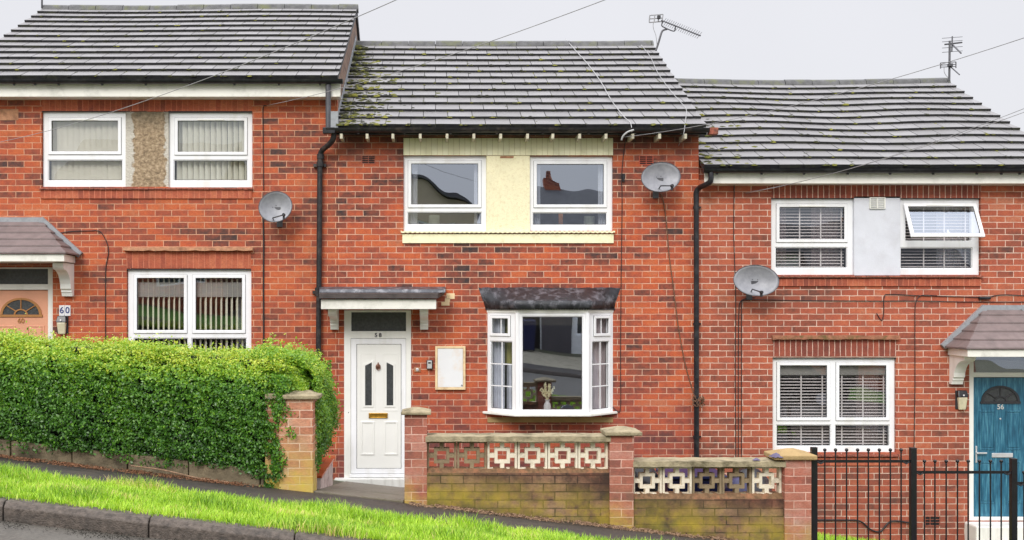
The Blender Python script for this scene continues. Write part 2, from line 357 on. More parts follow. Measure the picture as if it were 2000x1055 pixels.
M['path'] = simple('wet_concrete_path', (0.17, 0.145, 0.11), 0.55, 0.3, 6, bmp=0.5, bscale=60, dirt=(0.10, 0.09, 0.05, 1), dirt_amt=0.8, dirt_scale=3)
M['door_white'] = simple('white_door', (0.87, 0.87, 0.83), 0.3, 0.02, 3)
M['door_peach'] = simple('peach_door', srgb(226, 164, 132), 0.4, 0.06, 4, bmp=0.1)
M['tan'] = simple('tan_beading', srgb(178, 124, 70), 0.4, 0.1)
M['brass'] = simple('brass', srgb(198, 152, 62), 0.3, 0.2, 20, metal=0.8)
M['chrome'] = simple('pale_metal', (0.75, 0.76, 0.78), 0.3, 0.1, metal=0.5)
M['bronze'] = simple('old_bronze', srgb(130, 92, 76), 0.4, 0.2, metal=0.5)
M['numwhite'] = simple('silver_number', (0.7, 0.7, 0.68), 0.3, 0.1, metal=0.3)
M['blue_ink'] = simple('blue_enamel', srgb(30, 50, 120), 0.3, 0.1)
M['ceramic'] = simple('white_ceramic', (0.8, 0.8, 0.82), 0.2, 0.03)
M['dish'] = simple('grey_dish', (0.27, 0.275, 0.30), 0.38, 0.14, 14, bmp=0.15, bscale=300, dirt=(0.40, 0.40, 0.43, 1), dirt_amt=0.5, dirt_scale=6)
M['galv'] = simple('galvanised', (0.10, 0.10, 0.11), 0.5, 0.3, metal=0.4)
M['galvl'] = simple('aluminium', (0.35, 0.35, 0.36), 0.5, 0.2, metal=0.5)
M['cable_k'] = simple('black_cable', (0.02, 0.018, 0.02), 0.5, 0.2)
M['cable_g'] = simple('grey_wire', (0.30, 0.30, 0.31), 0.5, 0.2)
M['cable_w'] = simple('white_cable', (0.42, 0.42, 0.42), 0.5, 0.1)
M['cable_b'] = simple('brown_cable', srgb(110, 80, 60), 0.6, 0.4, 40)
M['blind_w'] = simple('vertical_blind_fabric', srgb(246, 240, 222), 0.8, 0.05)
M['blind_b'] = simple('beige_blind_fabric', srgb(222, 214, 196), 0.8, 0.05)
M['blind_v'] = simple('venetian_slat', srgb(226, 216, 214), 0.5, 0.05)
M['curtain_g'] = simple('grey_curtain', srgb(186, 188, 200), 0.9, 0.1)
M['curtain_p'] = simple('brown_curtain', srgb(180, 164, 166), 0.9, 0.1)
M['curtain_y'] = simple('olive_curtain', srgb(140, 136, 78), 0.9, 0.1)
M['net'] = simple('net_curtain', srgb(226, 228, 238), 0.9, 0.03)
M['shade'] = simple('pale_lampshade', srgb(226, 232, 214), 0.8, 0.03)
M['orange'] = simple('orange_post', srgb(206, 132, 74), 0.7, 0.1)
M['dryflower'] = simple('dried_flower', srgb(246, 240, 196), 0.9, 0.2)
M['lampglass'] = simple('lamp_glass', srgb(214, 206, 176), 0.25, 0.12, 20)
M['meter'] = simple('meter_box_white', (0.84, 0.85, 0.86), 0.35, 0.03, 4, dirt=srgb(228, 190, 140), dirt_amt=0.4, dirt_scale=3)
M['meterf'] = simple('meter_frame_cream', srgb(238, 212, 168), 0.5, 0.08, 8, dirt=srgb(170, 120, 80), dirt_amt=0.5, dirt_scale=9)
M['screen'] = simple('screen_block', srgb(240, 230, 208), 0.85, 0.08, 8, bmp=0.5, bscale=60, dirt=srgb(120, 104, 78), dirt_amt=0.75, dirt_scale=4)
M['screen_old'] = simple('bare_screen_block', srgb(150, 132, 104), 0.9, 0.25, 12, bmp=0.7, bscale=50, dirt=srgb(98, 86, 64), dirt_amt=0.8, dirt_scale=6)
M['litter'] = simple('leaf_litter', srgb(122, 84, 58), 0.9, 0.5, 60)
M['twig'] = simple('twig', srgb(140, 112, 88), 0.9, 0.35, 40)
M['purple'] = simple('purple_cloth', srgb(98, 90, 116), 0.8, 0.2, 20)
M['bluebox'] = simple('blue_plastic', srgb(22, 30, 74), 0.4, 0.2, 5)
M['bluebag'] = simple('blue_bag', srgb(48, 46, 84), 0.45, 0.3, 9)
M['bag'] = simple('black_bag', (0.015, 0.015, 0.02), 0.3, 0.3, bmp=0.6, bscale=9)
M['car'] = simple('black_car_paint', (0.01, 0.01, 0.013), 0.12, 0.1)
M['rubber'] = simple('rubber', (0.015, 0.015, 0.015), 0.8, 0.1)
M['owhite'] = simple('opposite_render', (0.85, 0.85, 0.85), 0.8, 0.06)
M['obeige'] = simple('opposite_beige_render', srgb(190, 176, 150), 0.8, 0.06)
M['shutter'] = simple('slatted_garage_door', (0.10, 0.09, 0.10), 0.5, 0.3, 20)
M['roofback'] = simple('rear_slates', (0.07, 0.07, 0.075), 0.6, 0.3, 4)
M['treebark'] = simple('bark', (0.07, 0.05, 0.04), 0.9, 0.3)

def glass_mat(name, base, tint=(0.72, 0.76, 0.78), wave=0.012, wscale=1.1):
    m, t, p = new_mat(name); t.nodes.remove(p)
    out = t.nodes['Material Output']
    tr = N(t, 'ShaderNodeBsdfTransparent'); tr.inputs[0].default_value = (*tint, 1)
    gl = N(t, 'ShaderNodeBsdfGlossy'); gl.inputs['Roughness'].default_value = 0.0; gl.inputs[0].default_value = (0.80, 0.88, 1, 1)
    b = N(t, 'ShaderNodeBump'); b.inputs['Strength'].default_value = 1; b.inputs['Distance'].default_value = wave
    t.links.new(noise(t, wscale, 1), b.inputs['Height']); t.links.new(b.outputs[0], gl.inputs['Normal'])
    fr = N(t, 'ShaderNodeLayerWeight'); fr.inputs[0].default_value = 0.5
    fac = mathn(t, 'ADD', mathn(t, 'MULTIPLY', mathn(t, 'POWER', fr.outputs['Facing'], 4.0), .7), base+.04, True)
    mx = N(t, 'ShaderNodeMixShader'); t.links.new(fac, mx.inputs[0]); t.links.new(tr.outputs[0], mx.inputs[1]); t.links.new(gl.outputs[0], mx.inputs[2])
    t.links.new(mx.outputs[0], out.inputs[0]); return m
M['glass'] = glass_mat('window_glass', 0.12, (.93, .95, .95), wave=0.0022, wscale=1.6)
M['glass_mid'] = glass_mat('bay_window_glass', 0.30, (.93, .95, .95), wave=0.0012, wscale=1.2)
M['glass_hi'] = glass_mat('reflective_window_glass', 0.36, (.9, .92, .92), wave=0.004, wscale=1.5)
M['glass_lo'] = glass_mat('clear_window_glass', 0.05, (0.95, 0.97, 0.97), wave=0.002)
M['obscure'] = simple('obscure_glass', (0.055, 0.06, 0.062), 0.18, 0.25, 30, bmp=0.5, bscale=90)

def render_mat():       # bare sand-coloured render patch with old pale paint left at the edges
    m, t, p = new_mat('worn_render')
    g = pos(t); s = N(t, 'ShaderNodeSeparateXYZ'); t.links.new(g, s.inputs[0])
    xc = (PX(245)+PX(329))/2; half = (PX(329)-PX(245))/2
    d = mathn(t, 'DIVIDE', mathn(t, 'ABSOLUTE', mathn(t, 'SUBTRACT', s.outputs[0], xc+0.03)), half)
    k = mathn(t, 'ADD', d, mathn(t, 'MULTIPLY', mathn(t, 'SUBTRACT', noise(t, 11, 6), 0.5), 0.7))
    sand = ramp(t, noise(t, 22, 7), [(0.3, srgb(116, 100, 80)), (0.5, srgb(166, 144, 116)), (0.7, srgb(198, 176, 148))])
    col = mixc(t, maprange(t, k, 0.70, 0.78), sand, srgb(206, 200, 188))
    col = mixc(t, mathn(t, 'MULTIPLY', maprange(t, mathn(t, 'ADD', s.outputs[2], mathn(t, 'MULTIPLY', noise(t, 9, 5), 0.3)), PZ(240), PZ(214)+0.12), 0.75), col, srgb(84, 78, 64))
    t.links.new(col, p.inputs['Base Color']); p.inputs['Roughness'].default_value = 0.95
    bump(t, p, noise(t, 40, 6), 1.0, 0.02); return m
M['render60'] = render_mat()
M['pebble'] = simple('cream_pebbledash', srgb(250, 242, 204), 0.85, 0.04, 5, bmp=1.0, bscale=75, dirt=srgb(200, 176, 122), dirt_amt=0.35, dirt_scale=22)
M['render56'] = simple('white_render', (0.70, 0.72, 0.78), 0.8, 0.05, 5, bmp=0.25, bscale=90, dirt=(0.58, 0.58, 0.62, 1), dirt_amt=0.5, dirt_scale=3)

def var_mat(name, stops, rough=0.6, nscale=20, namt=0.5, bmp=0.0, bscale=50, trans=0.0, spec=0.5, big=None):
    m, t, p = new_mat(name); a = N(t, 'ShaderNodeAttribute', attribute_name='var')
    v = mathn(t, 'ADD', a.outputs['Fac'], mathn(t, 'MULTIPLY', mathn(t, 'SUBTRACT', noise(t, nscale, 5), 0.5), namt), True)
    col = ramp(t, v, stops)
    if big: col = mixc(t, mathn(t, 'MULTIPLY', maprange(t, noise(t, big[1], 6), 0.48, 0.66), big[2]), col, big[0])
    t.links.new(col, p.inputs['Base Color']); p.inputs['Roughness'].default_value = rough; p.inputs['Specular IOR Level'].default_value = spec
    if bmp: bump(t, p, noise(t, bscale, 5), bmp, 0.006)
    if trans:
        tr = N(t, 'ShaderNodeBsdfTranslucent'); t.links.new(col, tr.inputs[0])
        mx = N(t, 'ShaderNodeMixShader'); mx.inputs[0].default_value = trans
        t.links.new(p.outputs[0], mx.inputs[1]); t.links.new(tr.outputs[0], mx.inputs[2])
        t.links.new(mx.outputs[0], t.nodes['Material Output'].inputs[0])
    return m
M['rooftile'] = var_mat('wet_concrete_tile', [(0, (0.19, 0.183, 0.185)), (0.5, (0.22, 0.213, 0.216)), (1, (0.25, 0.243, 0.247))], 0.46, 16, 0.5, 0.3, 130, spec=0.5, big=((0.16, 0.155, 0.15, 1), 2.5, 0.45))
M['tileedge'] = simple('shaded_wet_tile_edge', (0.022, 0.022, 0.024), 0.6, 0.5, 12, dirt=(0.06, 0.065, 0.03, 1), dirt_amt=0.6, dirt_scale=5)  # shadow under the tile laps painted into the wet, algae-stained edges
M['ridge'] = simple('mossy_ridge_tile', (0.09, 0.09, 0.09), 0.6, 0.4, 9, bmp=0.5, bscale=60, dirt=(0.12, 0.13, 0.04, 1), dirt_amt=0.9, dirt_scale=4)
M['moss'] = var_mat('moss', [(0, (0.012, 0.012, 0.008)), (0.45, (0.035, 0.038, 0.012)), (0.75, (0.10, 0.105, 0.02)), (1, (0.22, 0.21, 0.03))], 0.95, 40, 0.8, 0.8, 120)
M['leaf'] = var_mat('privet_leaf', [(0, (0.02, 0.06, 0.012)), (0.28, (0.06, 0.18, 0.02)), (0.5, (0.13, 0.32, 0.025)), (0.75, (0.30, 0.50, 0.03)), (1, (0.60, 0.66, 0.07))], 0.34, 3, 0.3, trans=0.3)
M['grass'] = var_mat('grass_blade', [(0, (0.06, 0.16, 0.01)), (0.35, (0.26, 0.50, 0.02)), (0.7, (0.54, 0.80, 0.05)), (0.93, (0.66, 0.86, 0.14)), (1, (0.74, 0.60, 0.24))], 0.5, 2.2, 1.0, trans=0.35)

# ------------------------------------------------------------------ terrain
SL = 0.115
PROF = [(-70, 0.2), (-30, -0.9), (-19.2, -1.40), (-17.33, -1.46), (-17.32, -1.58), (-12.5, -1.50), (-7.83, -1.635), (-7.82, -1.52), (-7.70, -1.51), (-5.9, -1.70), (-4.1, -1.93), (0, -2.50), (8, -2.7), (40, -3.5), (120, -6)]
def G(X, Y):
    for (a, za), (b, zb) in zip(PROF, PROF[1:]):
        if a <= Y <= b: return CZ + za + (zb-za)*(Y-a)/(b-a) - SL*(X+0.19)
    return CZ - 6
def strip(name, ys, mat, x0=-60, x1=60, step=0.5, rough=0.0, dz=0.0, near=12):
    mb = MB(); xs = []
    x = x0
    while x < x1-1e-6:
        xs.append(x); x += step if abs(x) < near else 4
    xs.append(x1)
    b = []
    for X in xs:
        for Y in ys: b.append((X, Y, G(X, Y)+dz+random.uniform(-rough, rough)))
    n = len(ys); fs = [(i*n+j, (i+1)*n+j, (i+1)*n+j+1, i*n+j+1) for i in range(len(xs)-1) for j in range(n-1)]
    mb.add(b, fs); return tag(mb.build(name, mat, smooth='all'), kind='structure')
strip('road', [-17.3199, -16, -14, -12.5, -11, -9.5, -8.6, -7.831], M['asphalt'])
strip('ground', [-120, -70, -30, -24.2], M['garden'])
M['farlawn'] = simple('front_lawn', (0.14, 0.30, 0.04), .9, .4, 4)
strip('opposite_lawn', [-24.2, -21, -19.2], M['farlawn'], x0=-60, x1=1.6)
strip('opposite_lawn', [-24.2, -21, -19.2], M['farlawn'], x0=7.6, x1=60)
strip('driveway', [-24.2, -21, -19.2], M['concrete'], x0=1.6, x1=7.6)
strip('opposite_pavement', [-19.2, -18.2, -17.45], M['pave'])
strip('opposite_kerb', [-17.45, -17.33, -17.32], M['kerb'])
strip('verge_soil', list(np.arange(-7.70, -6.1, 0.2)) + [-6.05], M['soil'], rough=0.008, dz=-0.012, step=0.2)
strip('pavement', list(np.linspace(-6.05, -4.1, 7)), M['pave'], rough=0.004)
strip('garden_ground', list(np.arange(-4.1, -0.1, 0.3)) + [0.0, 8, 40, 120], M['garden'], rough=0.006)
mb = MB()     # kerb stones with open joints
x = -14.0; k0 = PX(290, -7.83); x = k0 - 0.914*16
while x < 15:
    a, b = x+0.004, x+0.914-0.004; j = random.uniform(-0.004, 0.004)
    pr = [(-7.83, -0.18), (-7.83, 0.085), (-7.80, 0.118), (-7.695, 0.124), (-7.695, -0.18)]
    vs = []
    for X in (a, b):
        for (Y, dz) in pr: vs.append((X, Y+j, G(X, -7.83)+dz + 0.003))
    n = 5; mb.add(vs, [tuple(range(n)), tuple(range(2*n-1, n-1, -1))] + [(i, i+n, (i+1)%n+n, (i+1)%n) for i in range(n)])
    x += 0.914
tag(mb.build('kerb', M['kerb'], bevel=0.006), kind='structure')
# concrete path to the white door
mb = MB(); xa, xb = -1.2, -0.31
for y0, y1 in ((-4.1, -2.9), (-2.89, -1.5), (-1.49, -0.32)):
    mb.hexa([(xa, y0, G(xa,y0)-.05), (xb, y0, G(xb,y0)-.05), (xb, y1, G(xb,y1)-.05), (xa, y1, G(xa,y1)-.05),
             (xa, y0, G(xa,y0)+.015), (xb, y0, G(xb,y0)+.02), (xb, y1, G(xb,y1)+.02), (xa, y1, G(xa,y1)+.015)])
tag(mb.build('path', M['path'], bevel=0.008), kind='structure')

# ------------------------------------------------------------------ house building blocks
def rect(px0, py0, px1, py1, Y=0): return (PX(px0, Y), PX(px1, Y), PZ(py1, Y), PZ(py0, Y))
def grow(r, a): return (r[0]-a, r[1]+a, r[2]-a, r[3]+a)
def ident(u, y, z): return (u, y, z)
def window(parent, outer, sashes, fixed, Y=0.045, mp=None, glass='glass', bars=(), vent=True, lw=0.045, mat='upvc', noglass=()):
    """outer & glass rects in metres (x0,x1,z0,z1); sashes get a raised surround"""
    mp = mp or ident
    gl = sashes + fixed
    f = MB().plate(outer, [grow(g, lw*0.55) for g in sashes] + [grow(g, 0.012) for g in fixed], Y, Y+0.06, mp).build('window', M[mat], parent, bevel=0.004)
    for g in fixed:
        MB().plate(grow(g, 0.012), [g], Y+0.012, Y+0.045, mp).build('glazing_bead', M['gasket'] if False else M[mat], f, bevel=0.003)
    for g in sashes:
        if g in noglass: continue
        s = MB().plate(grow(g, lw*0.95), [g], Y-0.016, Y-0.002, mp); s.build('sash', M[mat], f, bevel=0.004)
        MB().plate(grow(g, lw*1.02), [grow(g, lw*0.90)], Y-0.0045, Y-0.0008, mp).build('seal', M['gasket'], f)
        if vent:
            w = (g[1]-g[0])*0.40; c = (g[0]+g[1])/2 + (0 if vent is True else vent)
            v = MB(); s0 = len(v.v); v.box(c-w/2, c+w/2, Y-0.028, Y-0.0165, g[3]+0.002, g[3]+0.018)
            v.v = [mp(*p) for p in v.v]; v.build('trickle_vent', M['upvc2'], f, bevel=0.002)
    for g in gl:
        if g in noglass: continue
        yy = Y+0.014
        MB().plate(grow(g, 0.0), [grow(g, -0.005)], yy-0.004, yy-0.001, mp).build('gasket', M['gasket'], f)
        b = MB(); b.add([mp(g[0]-.005, yy, g[2]-.005), mp(g[1]+.005, yy, g[2]-.005), mp(g[1]+.005, yy, g[3]+.005), mp(g[0]-.005, yy, g[3]+.005)], [(0,1,2,3)])
        b.build('pane', M[glass], f)
    for b_ in bars:
        v = MB(); v.box(b_[0], b_[1], Y+0.006, Y+0.0125, b_[2], b_[3]); v.v = [mp(*p) for p in v.v]; v.build('glazing_bar', M[mat], f)
    return f
def soldier(parent, r, mat, name='lintel', proud=0.004, Y=0.0):
    return MB().box(r[0], r[1], Y-proud, Y+0.05, r[2], r[3]).build(name, M[mat], parent)
def ledge(parent, r, mat, out=0.05, name='drip_ledge', wob=0.006, n=26):
    mb = MB(); xs = np.linspace(r[0], r[1], n)
    top = [r[3]+random.uniform(-wob, wob) for _ in xs]; bot = [r[2]+random.uniform(-wob, wob) for _ in xs]; yo = [-out+random.uniform(-wob, wob) for _ in xs]
    vs = []
    for i, x in enumerate(xs): vs += [(x, yo[i], bot[i]), (x, yo[i]+0.008, top[i]-0.006), (x, 0.02, top[i]+0.004), (x, 0.02, bot[i])]
    fs = [(0,1,2,3), tuple(4*(n-1)+k for k in (3,2,1,0))]
    for i in range(n-1):
        for k in range(4): fs.append((4*i+k, 4*(i+1)+k, 4*(i+1)+(k+1)%4, 4*i+(k+1)%4))
    return mb.add(vs, fs).build(name, M[mat], parent)
def clay_sill(parent, x0, x1, z, out=0.045, mat='clay', step=0.075):
    mb = MB(); x = x0
    while x < x1-0.01:
        w = min(step, x1-x)*0.94; j = random.uniform(-.004, .004)
        for a in (0,):
            mb.add([(x, -out+j, z-.012), (x+w, -out+j, z-.012+random.uniform(-.003,.003)), (x+w, .03, z-.006), (x, .03, z-.006),
                    (x, -out+j+.004, z+.008), (x+w, -out+j+.004, z+.006), (x+w, .03, z+.016), (x, .03, z+.016)],
                   [(0,3,2,1),(4,5,6,7),(0,1,5,4),(1,2,6,5),(2,3,7,6),(3,0,4,7)])
        x += step
    return mb.build('tile_sill', M[mat], parent)
YE = -0.27; YR = F/116.4 - CD      # eave edge and ridge depth
def roof(parent, x0, x1, ze, zr, sag, moss_fn, rows=13, mossn=260, seed=1):
    rnd = random.Random(seed)
    L = math.hypot(YR-YE, zr-ze); c, s_ = (YR-YE)/L, (zr-ze)/L
    def P(u, v, h):
        return (u, YE+v*c - s_*h, ze+v*s_ + c*h + sag(u, v/L))
    mb = MB(); g = (L-0.06)/rows; tw = 0.335
    for i in range(rows):
        v0 = i*g; off = (0.5 if i % 2 else 0)*tw; x = x0 - off; 
        while x < x1 - 0.01:
            a, b = max(x, x0), min(x+tw-0.008, x1); x += tw
            if b-a < 0.03: continue
            mb.cur = rnd.random()*0.9+0.05; j = rnd.uniform(-.002, .002); j2 = rnd.uniform(-.002, .002); jv = rnd.uniform(-.003, .003)
            v1 = min(v0+g+0.05, L)
            lo, t = 0.050, 0.050
            fb = len(mb.f)
            mb.hexa([P(a, v0+jv, lo-t+j), P(b, v0+jv, lo-t+j2), P(b, v1, -0.02), P(a, v1, -0.02),
                     P(a, v0+jv, lo+j), P(b, v0+jv, lo+j2), P(b, v1, 0.008), P(a, v1, 0.008)])
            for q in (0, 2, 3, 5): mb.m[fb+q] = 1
    mb.cur = 0.5
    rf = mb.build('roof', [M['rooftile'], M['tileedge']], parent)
    # deck and rear slope
    d = MB(); zb = zr - 2.2
    d.hexa([(x0+.01, YE+.02, ze-.05), (x1-.01, YE+.02, ze-.05), (x1-.01, YR, zr-.10), (x0+.01, YR, zr-.10), (x0+.01, YE+.02, ze-.02), (x1-.01, YE+.02, ze-.02), (x1-.01, YR, zr-.06), (x0+.01, YR, zr-.06)])
    d.hexa([(x0, YR, zr-.10), (x1, YR, zr-.10), (x1, 2*YR-YE, ze-.06), (x0, 2*YR-YE, ze-.06), (x0, YR, zr+.01), (x1, YR, zr+.01), (x1, 2*YR-YE, ze), (x0, 2*YR-YE, ze)])
    d.build('rear_slope', M['roofback'], rf)
    r = MB(); x = x0-0.01
    while x < x1:
        b = min(x+0.45, x1+0.02); r.cur = rnd.random(); j = rnd.uniform(-.006, .006)
        sg = lambda X: sag(X, 1.0)
        ys = [(-.13, -.075), (-.10, -.005), (-.04, .032), (.04, .032), (.10, -.005), (.13, -.075)]
        vs = [(X, YR+y, zr+z+.03+sg(X)+j) for X in (x, b-0.008) for y, z in ys]
        n = 6; r.add(vs, [tuple(range(n)), tuple(range(2*n-1, n-1, -1))] + [(i, i+n, (i+1)%n+n, (i+1)%n) for i in range(n)])
        r.cur = 0.3; 
        x = b
    r.build('ridge', M['ridge'], rf, smooth=True)
    # moss clumps, sitting on tile edges and joints
    m = MB(); nr = np.random.default_rng(seed)
    def clump(u, v, sz):
        h = 0.036; base = Vector(P(u, v, h-0.03*((v % g)/g)))
        n = 7; pts = []
        for ring, (rr, hh) in enumerate(((1.0, 0.0), (0.72, 0.55), (0.25, 0.8))):
            for k in range(n):
                t_ = 2*math.pi*k/n + ring*.4; q = rr*sz*rnd.uniform(.7, 1.25)
                pts.append(base + Vector((math.cos(t_)*q*1.5, math.sin(t_)*q*c, math.sin(t_)*q*s_)) + Vector((0, -s_, c))*hh*sz*rnd.uniform(.4, .8))
        fs = [(r_*n+k, r_*n+(k+1)%n, (r_+1)*n+(k+1)%n, (r_+1)*n+k) for r_ in (0, 1) for k in range(n)] + [tuple(2*n+k for k in range(n))]
        m.cur = rnd.random(); m.add(pts, fs)
    for u, v, sz in moss_fn(rnd, x0, x1, L, g, tw): clump(u, v, sz)
    if m.v: tag(m.build('moss', M['moss'], rf, smooth='all'), kind='stuff')
    return rf, P
def moss_general(n, left=0, small=1.0, bias=0):
    def fn(rnd, x0, x1, L, g, tw):
        out = []
        for _ in range(n):            # little tufts in the vertical joints / at lower edges
            i = rnd.randrange(13); off = 0.5*tw if i % 2 else 0
            k = rnd.randrange(int((x1-x0)/tw)+1); u = x0 - off + k*tw
            if bias and rnd.random() > math.exp(-(u-x0)/bias)+0.12: continue
            if not (x0+.03 < u < x1-.03): continue
            out.append((u+rnd.gauss(0, .008), i*g + rnd.choice((.012, .02, rnd.uniform(0, g))), rnd.uniform(.013, .030)*small))
            if rnd.random() < .4: out.append((u+rnd.gauss(0, .05), i*g+.01, rnd.uniform(.01, .034)*small))
        for _ in range(left):         # thick colony creeping in from the left verge
            i = rnd.randrange(0, 13); w = (0.30 + 0.35*math.exp(-((i-4)/3.5)**2))*(1 if i < 10 else .5)
            u = x0 + abs(rnd.gauss(0, w*0.62)) + .02
            out.append((u, i*g + rnd.uniform(0.0, 0.15 if rnd.random() < .7 else g), rnd.uniform(.016, .046)))
        return out
    return fn
def gutter(parent, x0, x1, z, brackets, mat='black', y=-0.31, r=0.058):
    prof = []
    for k in range(9):
        t = math.pi + math.pi*k/8; prof.append((y+math.cos(t)*r, z+math.sin(t)*r))
    for k in range(9):
        t = 2*math.pi - math.pi*k/8; prof.append((y+math.cos(t)*(r-.006), z+math.sin(t)*(r-.006)))
    mb = MB(); n = len(prof); vs = [(x, a, b) for x in (x0, x1) for a, b in prof]
    mb.add(vs, [(i, i+n, (i+1)%n+n, (i+1)%n) for i in range(n)])
    for x in (x0, x1-.004): mb.prism_x([(y+math.cos(math.pi+math.pi*k/8)*r, z+math.sin(math.pi+math.pi*k/8)*r) for k in range(9)], x, x+.004)
    g = mb.build('gutter', M[mat], parent, smooth=True)
    for bx in brackets:
        b = MB(); pts = [(bx, y+math.cos(math.pi+math.pi*k/8)*(r+.006), z+math.sin(math.pi+math.pi*k/8)*(r+.006)) for k in range(9)]
        vs = [(bx+dx, p[1], p[2]) for dx in (-.014, .014) for p in pts]
        b.add(vs, [(i, i+1, i+10, i+9) for i in range(8)]); b.box(bx-.014, bx+.014, y+r, y+r+.05, z-.03, z+.01)
        b.box(bx-.012, bx+.012, y-.012, y+.012, z-r-.018, z-r-.005)
        b.build('bracket', M[mat], g)
    return g
def house_body(parent, x0, x1, zt, zr, holes, mat, zbot, eave_z):
    mb = MB().plate((x0, x1, zbot, zt), holes, 0, 0.10)
    w = mb.build('wall', M[mat], parent)
    s = MB(); yb = 2*YR-0.0
    ez = eave_z
    for xx, sgn in ((x0, 1), (x1, -1)):
        a, b = (xx, xx+0.1) if sgn > 0 else (xx-0.1, xx)
        s.prism_x([(0.1001, zbot), (yb, zbot), (yb, ez-.02), (YR, zr-.12), (0.1001, ez+0.1)], a+.001, b-.001)
    s.box(x0+.1, x1-.1, yb-.1, yb, zbot, ez-.05)
    s.build('gable', M['gable60' if mat == 'b60' else mat], w)
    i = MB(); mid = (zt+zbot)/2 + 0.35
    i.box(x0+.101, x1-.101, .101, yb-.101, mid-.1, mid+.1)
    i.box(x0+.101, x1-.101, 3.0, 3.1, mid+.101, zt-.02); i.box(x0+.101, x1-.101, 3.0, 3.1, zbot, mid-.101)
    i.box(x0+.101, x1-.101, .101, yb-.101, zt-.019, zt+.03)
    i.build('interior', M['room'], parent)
    return w
def bracket_corbel(parent, x0, x1, ztop, zbot, depth=0.42):
    h = ztop-zbot; pr = [(0.0, zbot), (-.07, zbot), (-.085, zbot+.05), (-.10, zbot+.055), (-.10, zbot+.09), (-.12, zbot+.095)]
    for k in range(7):
        t = k/6*math.pi/2; pr.append((-.13-(depth-.16)*(1-math.cos(t)), zbot+.10+(h-.19)*math.sin(t)))
    pr += [(-depth+.02, ztop-.08), (-depth, ztop-.06), (-depth, ztop), (0.0, ztop)]
    return MB().prism_x(pr[::-1], x0, x1).build('bracket', M['upvc2'], parent, bevel=0.003)

def tiled_canopy(parent, cx, hw_w, hw_f, hw_top, ztop, zeave, Yf=-0.60):
    """hipped lean-to porch roof"""
    cn = MB(); rows = 5
    def q(t): return (hw_top + (hw_w-hw_top)*t)         # half width on the wall line
    # front slope rows and side rows with small laps
    for i in range(rows):
        t0, t1 = i/rows, (i+1)/rows
        def pt(t, lift=0): return Yf*t, ztop+(zeave-ztop)*t+lift
        y0, z0 = pt(t0, 0.0); y1, z1 = pt(t1, 0.022)
        a, b = hw_top+(hw_f-hw_top)*t0, hw_top+(hw_f-hw_top)*t1
        cn.cur = 0.4+0.1*(i % 2)
        cn.hexa([(cx-b, y1, z1-.02), (cx+b, y1, z1-.02), (cx+a, y0, z0-.02), (cx-a, y0, z0-.02), (cx-b, y1, z1), (cx+b, y1, z1), (cx+a, y0, z0), (cx-a, y0, z0)])
        for sg in (-1, 1):
            wa, wb = q(t0)+.0, q(t1)
            pts = [(cx+sg*b, y1, z1), (cx+sg*wb, 0, z1), (cx+sg*wa, 0, z0), (cx+sg*a, y0, z0)]
            pts2 = [(x, y, z-.02) for x, y, z in pts]
            cn.add(pts2+pts, [(0,3,2,1),(4,5,6,7),(0,1,5,4),(1,2,6,5),(2,3,7,6),(3,0,4,7)])
    c = cn.build('canopy', M['dtile'], parent)
    # lead flashing: along the wall and up the raking ends
    l = MB(); l.box(cx-hw_top-.02, cx+hw_top+.02, -.045, .02, ztop-.05, ztop+.035)
    for sg in (-1, 1):
        p0 = Vector((cx+sg*hw_top, 0, ztop)); p1 = Vector((cx+sg*(hw_w+.0), 0, zeave))
        d = (p1-p0).normalized(); nrm = Vector((-d.z*1, 0, d.x)) if sg > 0 else Vector((d.z, 0, -d.x))
        n_ = nrm if nrm.z > 0 else -nrm
        vs = []
        for p in (p0, p1):
            for yy in (-.06, .02):
                vs += [tuple(p + n_*0.055 + Vector((0, yy, 0))), tuple(p - n_*0.03 + Vector((0, yy, 0)))]
        l.add(vs, [(0,1,3,2), (4,6,7,5), (0,4,5,1), (2,3,7,6), (0,2,6,4), (1,5,7,3)])
    l.build('lead_flashing', M['leadlight'], c)
    fs = MB(); z1, z0 = zeave-.004, zeave-.10
    fs.prism_z([(cx-hw_w+.07, 0), (cx-hw_f+.03, Yf+.03), (cx+hw_f-.03, Yf+.03), (cx+hw_w-.07, 0)], z0, z1)
    fs.build('fascia', M['fascia'], c, bevel=0.004)
    return c

# ================================================================== HOUSE 60 (left)
X60a, X60b, X58b, X56b = -6.55, -1.335, 3.60, 8.56
h60 = thing('terraced_house', ((X60a+X60b)/2, 0, G(-4, 0)), 'red brick terraced house uphill of the others, with the peach door behind the hedge', 'house', 'terraced houses stepping down the street')
h58 = thing('terraced_house', ((X60b+X58b)/2, 0, G(1, 0)), 'middle red brick terraced house with cream painted panel, white door and bay window', 'house', 'terraced houses stepping down the street')
h56 = thing('terraced_house', ((X58b+X56b)/2, 0, G(6, 0)), 'red brick terraced house lowest down the slope, with the blue door behind iron railings', 'house', 'terraced houses stepping down the street')
ZE60, ZE58, ZE56 = 3.06+CZ-0.0, 2.41+CZ, 1.867+CZ
ZR60, ZR58, ZR56 = 5.034+CZ-.03, 4.433+CZ-.03, 3.814+CZ-.03
WL = [rect(82, 218, 245, 365), rect(329, 219, 492, 366), rect(248, 527, 490, 706)]
WL = [tuple(w_) for w_ in WL]
D60 = (PX(-27), PX(103), G(-5.7, 0)+.1, PZ(522))
house_body(h60, X60a, X60b-.002, PZ(188), ZR60, [(a-.006, b+.006, c, d+.013) for a, b, c, d in WL] + [(WL[0][1], WL[1][0], WL[0][2], WL[0][3])] + [D60], 'b60', -0.6, ZE60)
sag60 = lambda u, v: -0.012*math.sin((u+6.5)*1.2)*v
